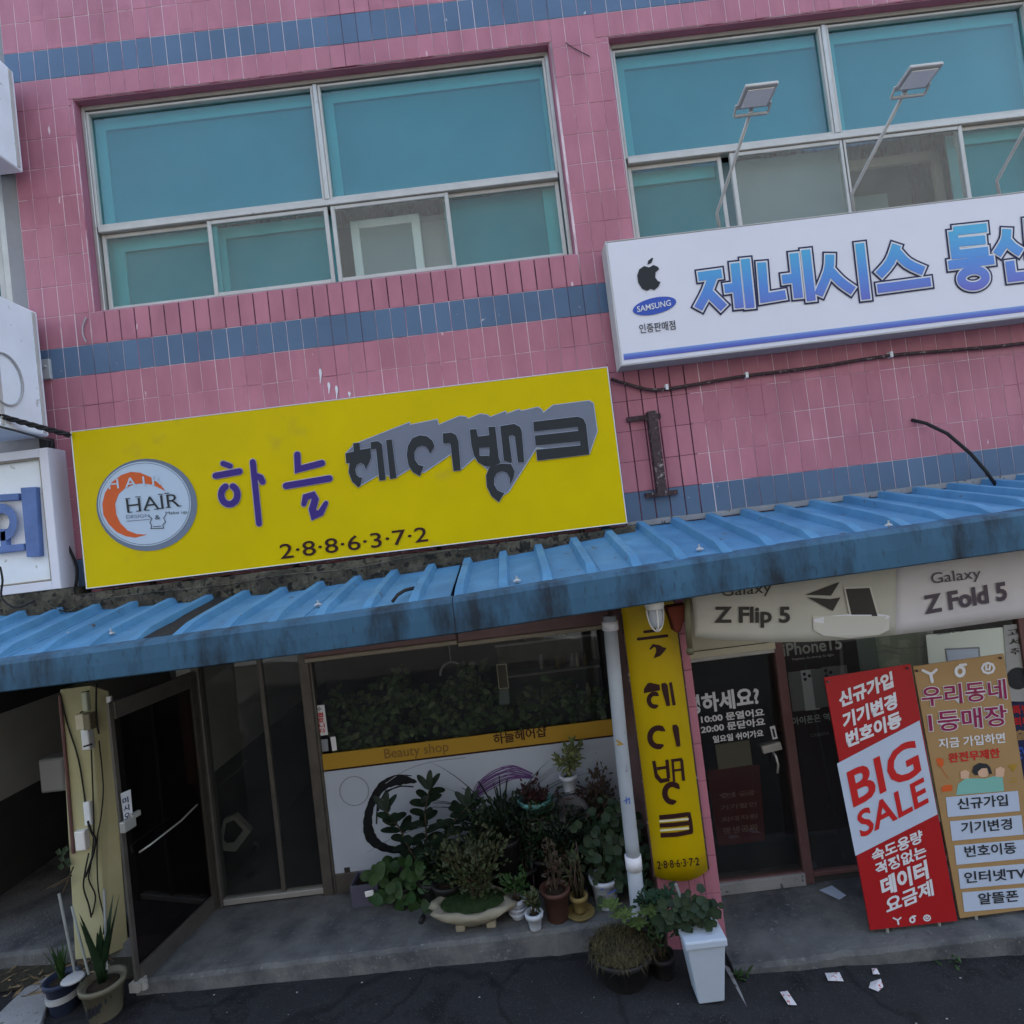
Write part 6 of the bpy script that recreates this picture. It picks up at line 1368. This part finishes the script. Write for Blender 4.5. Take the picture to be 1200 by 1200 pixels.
# 15 straw filled tub with rosettes at the step edge
c = G(728, 1150, zr(.5) + .0); c = Vector((P(727, 1110, -1.0).x, -1.0, zr(.4) - .005)); t = plant(c, 'round black tub of dry straw with pale green rosettes on the road')
pot(t, c, .20, .20, 'potk', taper=.75)
b = MB()
for i in range(1100):
    a = random.uniform(0, 6.28); q = math.sqrt(random.random()) * .2; p = c + Vector((q * math.cos(a), q * math.sin(a), .19 + .07 * (1 - (q / .2) ** 2) + random.uniform(-.01, .02))); a2 = random.uniform(0, 6.28); L = random.uniform(.04, .11)
    d = Vector((math.cos(a2), math.sin(a2), random.uniform(-.3, .4))) * L; s2 = Vector((-d.y, d.x, 0)).normalized() * .002; m_ = p + d * .5 + Vector((0, 0, .014)); e_ = p + d - Vector((0, 0, .02)); b.add([p - s2, p + s2, m_ + s2, m_ - s2, e_], [(0, 1, 2, 3), (3, 2, 4)])
b.build('straw', 'straw', t, kind='stuff')
b = MB(); b.lathe([(.195, .185), (.12, .235), (.02, .255)], c, 20); b.build('straw_bed', 'straw', t, smooth=True)
for (px, py, r_) in ((731, 1072, .10), (748, 1082, .085), (762, 1068, .09), (716, 1060, .08)):
    b = MB(); rosette(b, P(px, py, -1.02), r_ * 1.15, 18, .034); b.build('rosette', 'lf_l', t)
# 16 small black pot
c = Vector((P(779, 1148, -1.0).x, -1.0, zr(.9) + .02)); t = plant(c, 'small black pot with thin sprigs between tub and white planter'); pot(t, c, .075, .16, 'potk'); bushy(t, c + Vector((0, 0, .13)), .09, .26, 60, .04, .014, 'lf_m', stems=7)
c = Vector((P(768, 1100, -.86).x, -.86, zr(.7) + .0)); t = plant(c, 'dark leafy plant behind the small black pot'); pot(t, c, .09, .28, 'potk'); bushy(t, c + Vector((0, 0, .25)), .14, .28, 150, .055, .025, 'lf_b', stems=8)
# 17 tall white planter with kale like leaves
pzf = -.245
c = Vector((P(831, 1172, -1.17).x, -1.16, pzf)); t = plant(c, 'tall tapering white planter with dark curly leaves before the pillar', 'tall_planter', 'planter', None)
hgt_ = P(800, 1090, -1.17).z - pzf
pot(t, c, .118, hgt_, 'planter', taper=.68, square=True, name='planter')
round_leaves(t, (772, 842, 1050, 1096, 190), .029, 'lf_d', -1.14)
b = MB(); b.tube([P(793, 1066, -1.1), P(797, 1050, -1.1), P(792, 1036, -1.1)], .009, 6); b.build('stalk', 'stake', t)
b = MB(); rosette(b, P(765, 1050, -1.0), .10, 16, .03); rosette(b, P(780, 1048, -1.02), .09, 16, .03); b.build('rosette', 'lf_b', t)
# weeds by the phone shop step
for k, ((px, py), n_, lb) in enumerate((((868, 1148), 22, 'weed growing at the corner of the phone shop step'), ((1112, 1132), 14, 'small weed under the gold banner at the road edge'))):
    p = G(px, py, zr(1.3 + 1.6 * k)); b = MB()
    for i in range(n_): leaf(b, p + Vector((random.uniform(-.07, .07), random.uniform(-.03, .03), random.uniform(0, .05))), rdir(.4), (0, 0, 1), random.uniform(.03, .07), .02, droop=.2)
    tag(b.build('weed', 'lf_m'), lb, 'plant')
# left group: striped pot with upright leaves and stakes, navy pot
c = Vector((P(118, 1190, -.95).x, -.90, zr(-2.9))); t = plant(c, 'cream and black striped pot with upright dark leaves and stakes', group=None); pot(t, c, .130, .23, 'pots', taper=.74)
for k in range(7):
    a0 = -2.2 + k * .23; b = MB(); b.add([c + Vector((r_ * math.cos(a), r_ * math.sin(a), z)) for (r_, z, a) in ((.109, .03 + .012 * k, a0), (.119, .09 + .012 * k, a0 + .45), (.123, .135 + .008 * k, a0 + .40), (.113, .07 + .012 * k, a0 - .04))], [(0, 1, 2, 3)]); b.build('stripe', 'ink', t)
straps(t, c + Vector((0, 0, .2)), 16, .50, .055, 'lf_d', .2, .2)
for (a, e_) in (((125, 1136), (122, 1042)), ((104, 1142), (84, 1062))):
    b = MB(); b.tube([P(*a, -.9), P(*e_, -.82)], .008, 7); b.build('stake', 'stake', t)
c = Vector((P(72, 1185, -.85).x, -.82, zr(-3.3))); t = plant(c, 'dark navy pot with green stems and a pale stake at far left', group=None); pot(t, c, .10, .22, 'potn', taper=.8); straps(t, c + Vector((0, 0, .18)), 9, .34, .03, 'lf_m', .22, .3)
b = MB(); b.tube([P(88, 1140, -.82), P(69, 1047, -.76)], .009, 7); b.build('stake', 'stake', t)
b = MB(); b.lathe([(.10, .09), (.101, .13)], c, 20, fx=None); b.build('pot_band', 'greyp', t)
b = MB(); b.lathe([(.0, 0), (.05, .004), (.07, .02), (.055, .03), (.0, .03)], P(86, 1150, -.95), 16); tag(b.build('stone', 'greyp', smooth=True), 'flat pale stone lying on the rim of the navy pot', 'stone')

# litter
for i, (pts, z, lb) in enumerate((([(914, 1163), (923, 1162), (934, 1178), (924, 1179)], -.30, 'pink printed leaflet lying nearest the white planter'), ([(967, 1143), (984, 1142), (989, 1152), (971, 1153)], -.33, 'white leaflet lying on the road at the step edge'),
                            ([(1022, 1140), (1028, 1140), (1032, 1147), (1024, 1148)], -.36, 'smallest white paper scrap on the road right of the banners'), ([(1021, 1157), (1033, 1153), (1036, 1162), (1030, 1169), (1019, 1164)], -.36, 'folded white leaflet below the smallest paper scrap'),
                            ([(960, 1045), (975, 1040), (992, 1051), (984, 1057)], -.25, 'crumpled pale blue flyer at the foot of the phone shop window'))):
    p = [G(x, y, z) for x, y in pts]; zz_ = [zr(q.x) + .010 if i < 4 else FZ + .012 for q in p]
    p = [Vector((q.x, q.y, z2 + .004 * (k % 2))) for k, (q, z2) in enumerate(zip(p, zz_))]; cpt = sum(p, Vector()) / len(p) + Vector((0, 0, .008))
    b = MB(); n_ = len(p); b.add(p + [cpt], [(k, (k + 1) % n_, n_) for k in range(n_)]); o = tag(b.build('paper_leaflet', 'paper' if i < 4 else 'printb'), lb, 'leaflet')
    for pl_ in o.data.polygons: pl_.use_smooth = False
random.seed(9)
b = MB()
for i in range(120):
    x = random.uniform(-3, 4); y = random.uniform(-2.6, -.8); r_ = random.choice((.003, .004, .005, .009)); z = zr(x) + .012
    a = random.uniform(0, 6); v = [(x + r_ * math.cos(a + k * 1.57), y + r_ * math.sin(a + k * 1.57) * .7, z) for k in range(4)]; b.add(v + [(x, y, z + r_ * .6)], [(0, 1, 4), (1, 2, 4), (2, 3, 4), (3, 0, 4)])
tag(b.build('grit', 'concl'), 'scattered grit and crumbs on the asphalt', kind='stuff')
b = MB(); p = ground(493, 1084, 0); b.tube([p + Vector((0, 0, .02)), p + Vector((.012, .06, .024))], [.017, .02], 8); tag(b.build('black_slipper', 'rubber', smooth=True), 'small dark oblong object lying on the salon step', 'object')

# interior plants and clutter behind the salon window
random.seed(31)
b = MB()
for i in range(1900):
    x = random.uniform(XJ + .1, .62); z = random.uniform(zs1 - .05, hz - .05) ; y = random.uniform(.07, .40)
    if z > zs1 + (.62 if x < -.4 else .34) * (.75 + .5 * noise.noise(Vector((x * 3, 0, 0)))): continue
    leaf(b, (x, y, z), rdir(0), (0, -1, .4), random.uniform(.05, .1), .045, random.choice((0, 0, 1)), droop=.2)
ip = thing('indoor_plants', (-1.2, .5, 0), 'leafy green plants massed low behind the salon window glass', 'plants'); b.build('foliage', [leafm('indoor_leaf', (.045, .085, .035), (.07, .12, .05)), leafm('indoor_pale_leaf', (.13, .18, .10), (.09, .14, .06))], ip, kind='stuff')
b = MB(); b.box(XJ + .1, -.4, .15, .6, 0, .75); b.build('bench', 'dark_in', ip)
sI2 = .35
t = thing('shelf_rack', P(590, 850, .6), 'dark rack with small bottles seen through the right half of the salon window', 'rack')
b = MB(); b.box(-.3, .66, .9, .93, .8, 2.3); b.build('back_panel', mat('brown_grey_panel', (.10, .10, .09), .7, var=.3, vs_=9), t)
for z in (1.1, 1.4, 1.7): b = MB(); b.box(-.3, .66, .7, .9, z, z + .02); b.build('shelf', 'greyp', t)
for i in range(24):
    x = random.uniform(-.25, .6); z = random.choice((1.12, 1.42, 1.72)); b = MB(); r_ = random.uniform(.012, .028); b.lathe([(r_, 0), (r_, .08), (r_ * .4, .1), (r_ * .4, .13)], (x, random.uniform(.73, .85), z), 10); b.build('bottle', random.choice(['greyp', 'potw', 'poty', 'potbr', 'cream']), t, smooth=True)
t = thing('framed_board', P(590, 805, .3), 'narrow framed board hanging inside the salon window', 'board')
pa = [P(x, y, .3) for x, y in ((585, 807), (596, 806), (593, 778), (582, 779))]; b = MB(); b.prism(pa, (0, .02, 0)); b.build('panel', mat('brown_panel', (.14, .12, .10), .6), t)
b = MB()
for i in range(4): b.tube([pa[i] - Vector((0, .004, 0)), pa[(i + 1) % 4] - Vector((0, .004, 0))], .005, 5)
b.build('frame', 'cream', t); b = MB(); b.prism([P(x, y, .3) for x, y in ((585, 826), (597, 825), (596, 808), (585, 809))], (0, .03, 0)); b.build('lower_box', 'greyblind', t)
t = thing('hanging_lamp', P(530, 790, .5), 'round glass lamp hanging inside the salon window', 'lamp')
b = MB(); cc_ = P(530, 790, .5); b.tube([cc_ + Vector((.11 * math.cos(a), 0, .11 * math.sin(a))) for a in [math.pi * i / 12 for i in range(13)]], .010, 6); b.build('shade', 'greyp', t); b = MB(); b.tube([cc_ + Vector((0, 0, .11)), cc_ + Vector((0, 0, .5))], .004, 5); b.build('cord', 'greyp', t)
print('objects', len(bpy.data.objects))
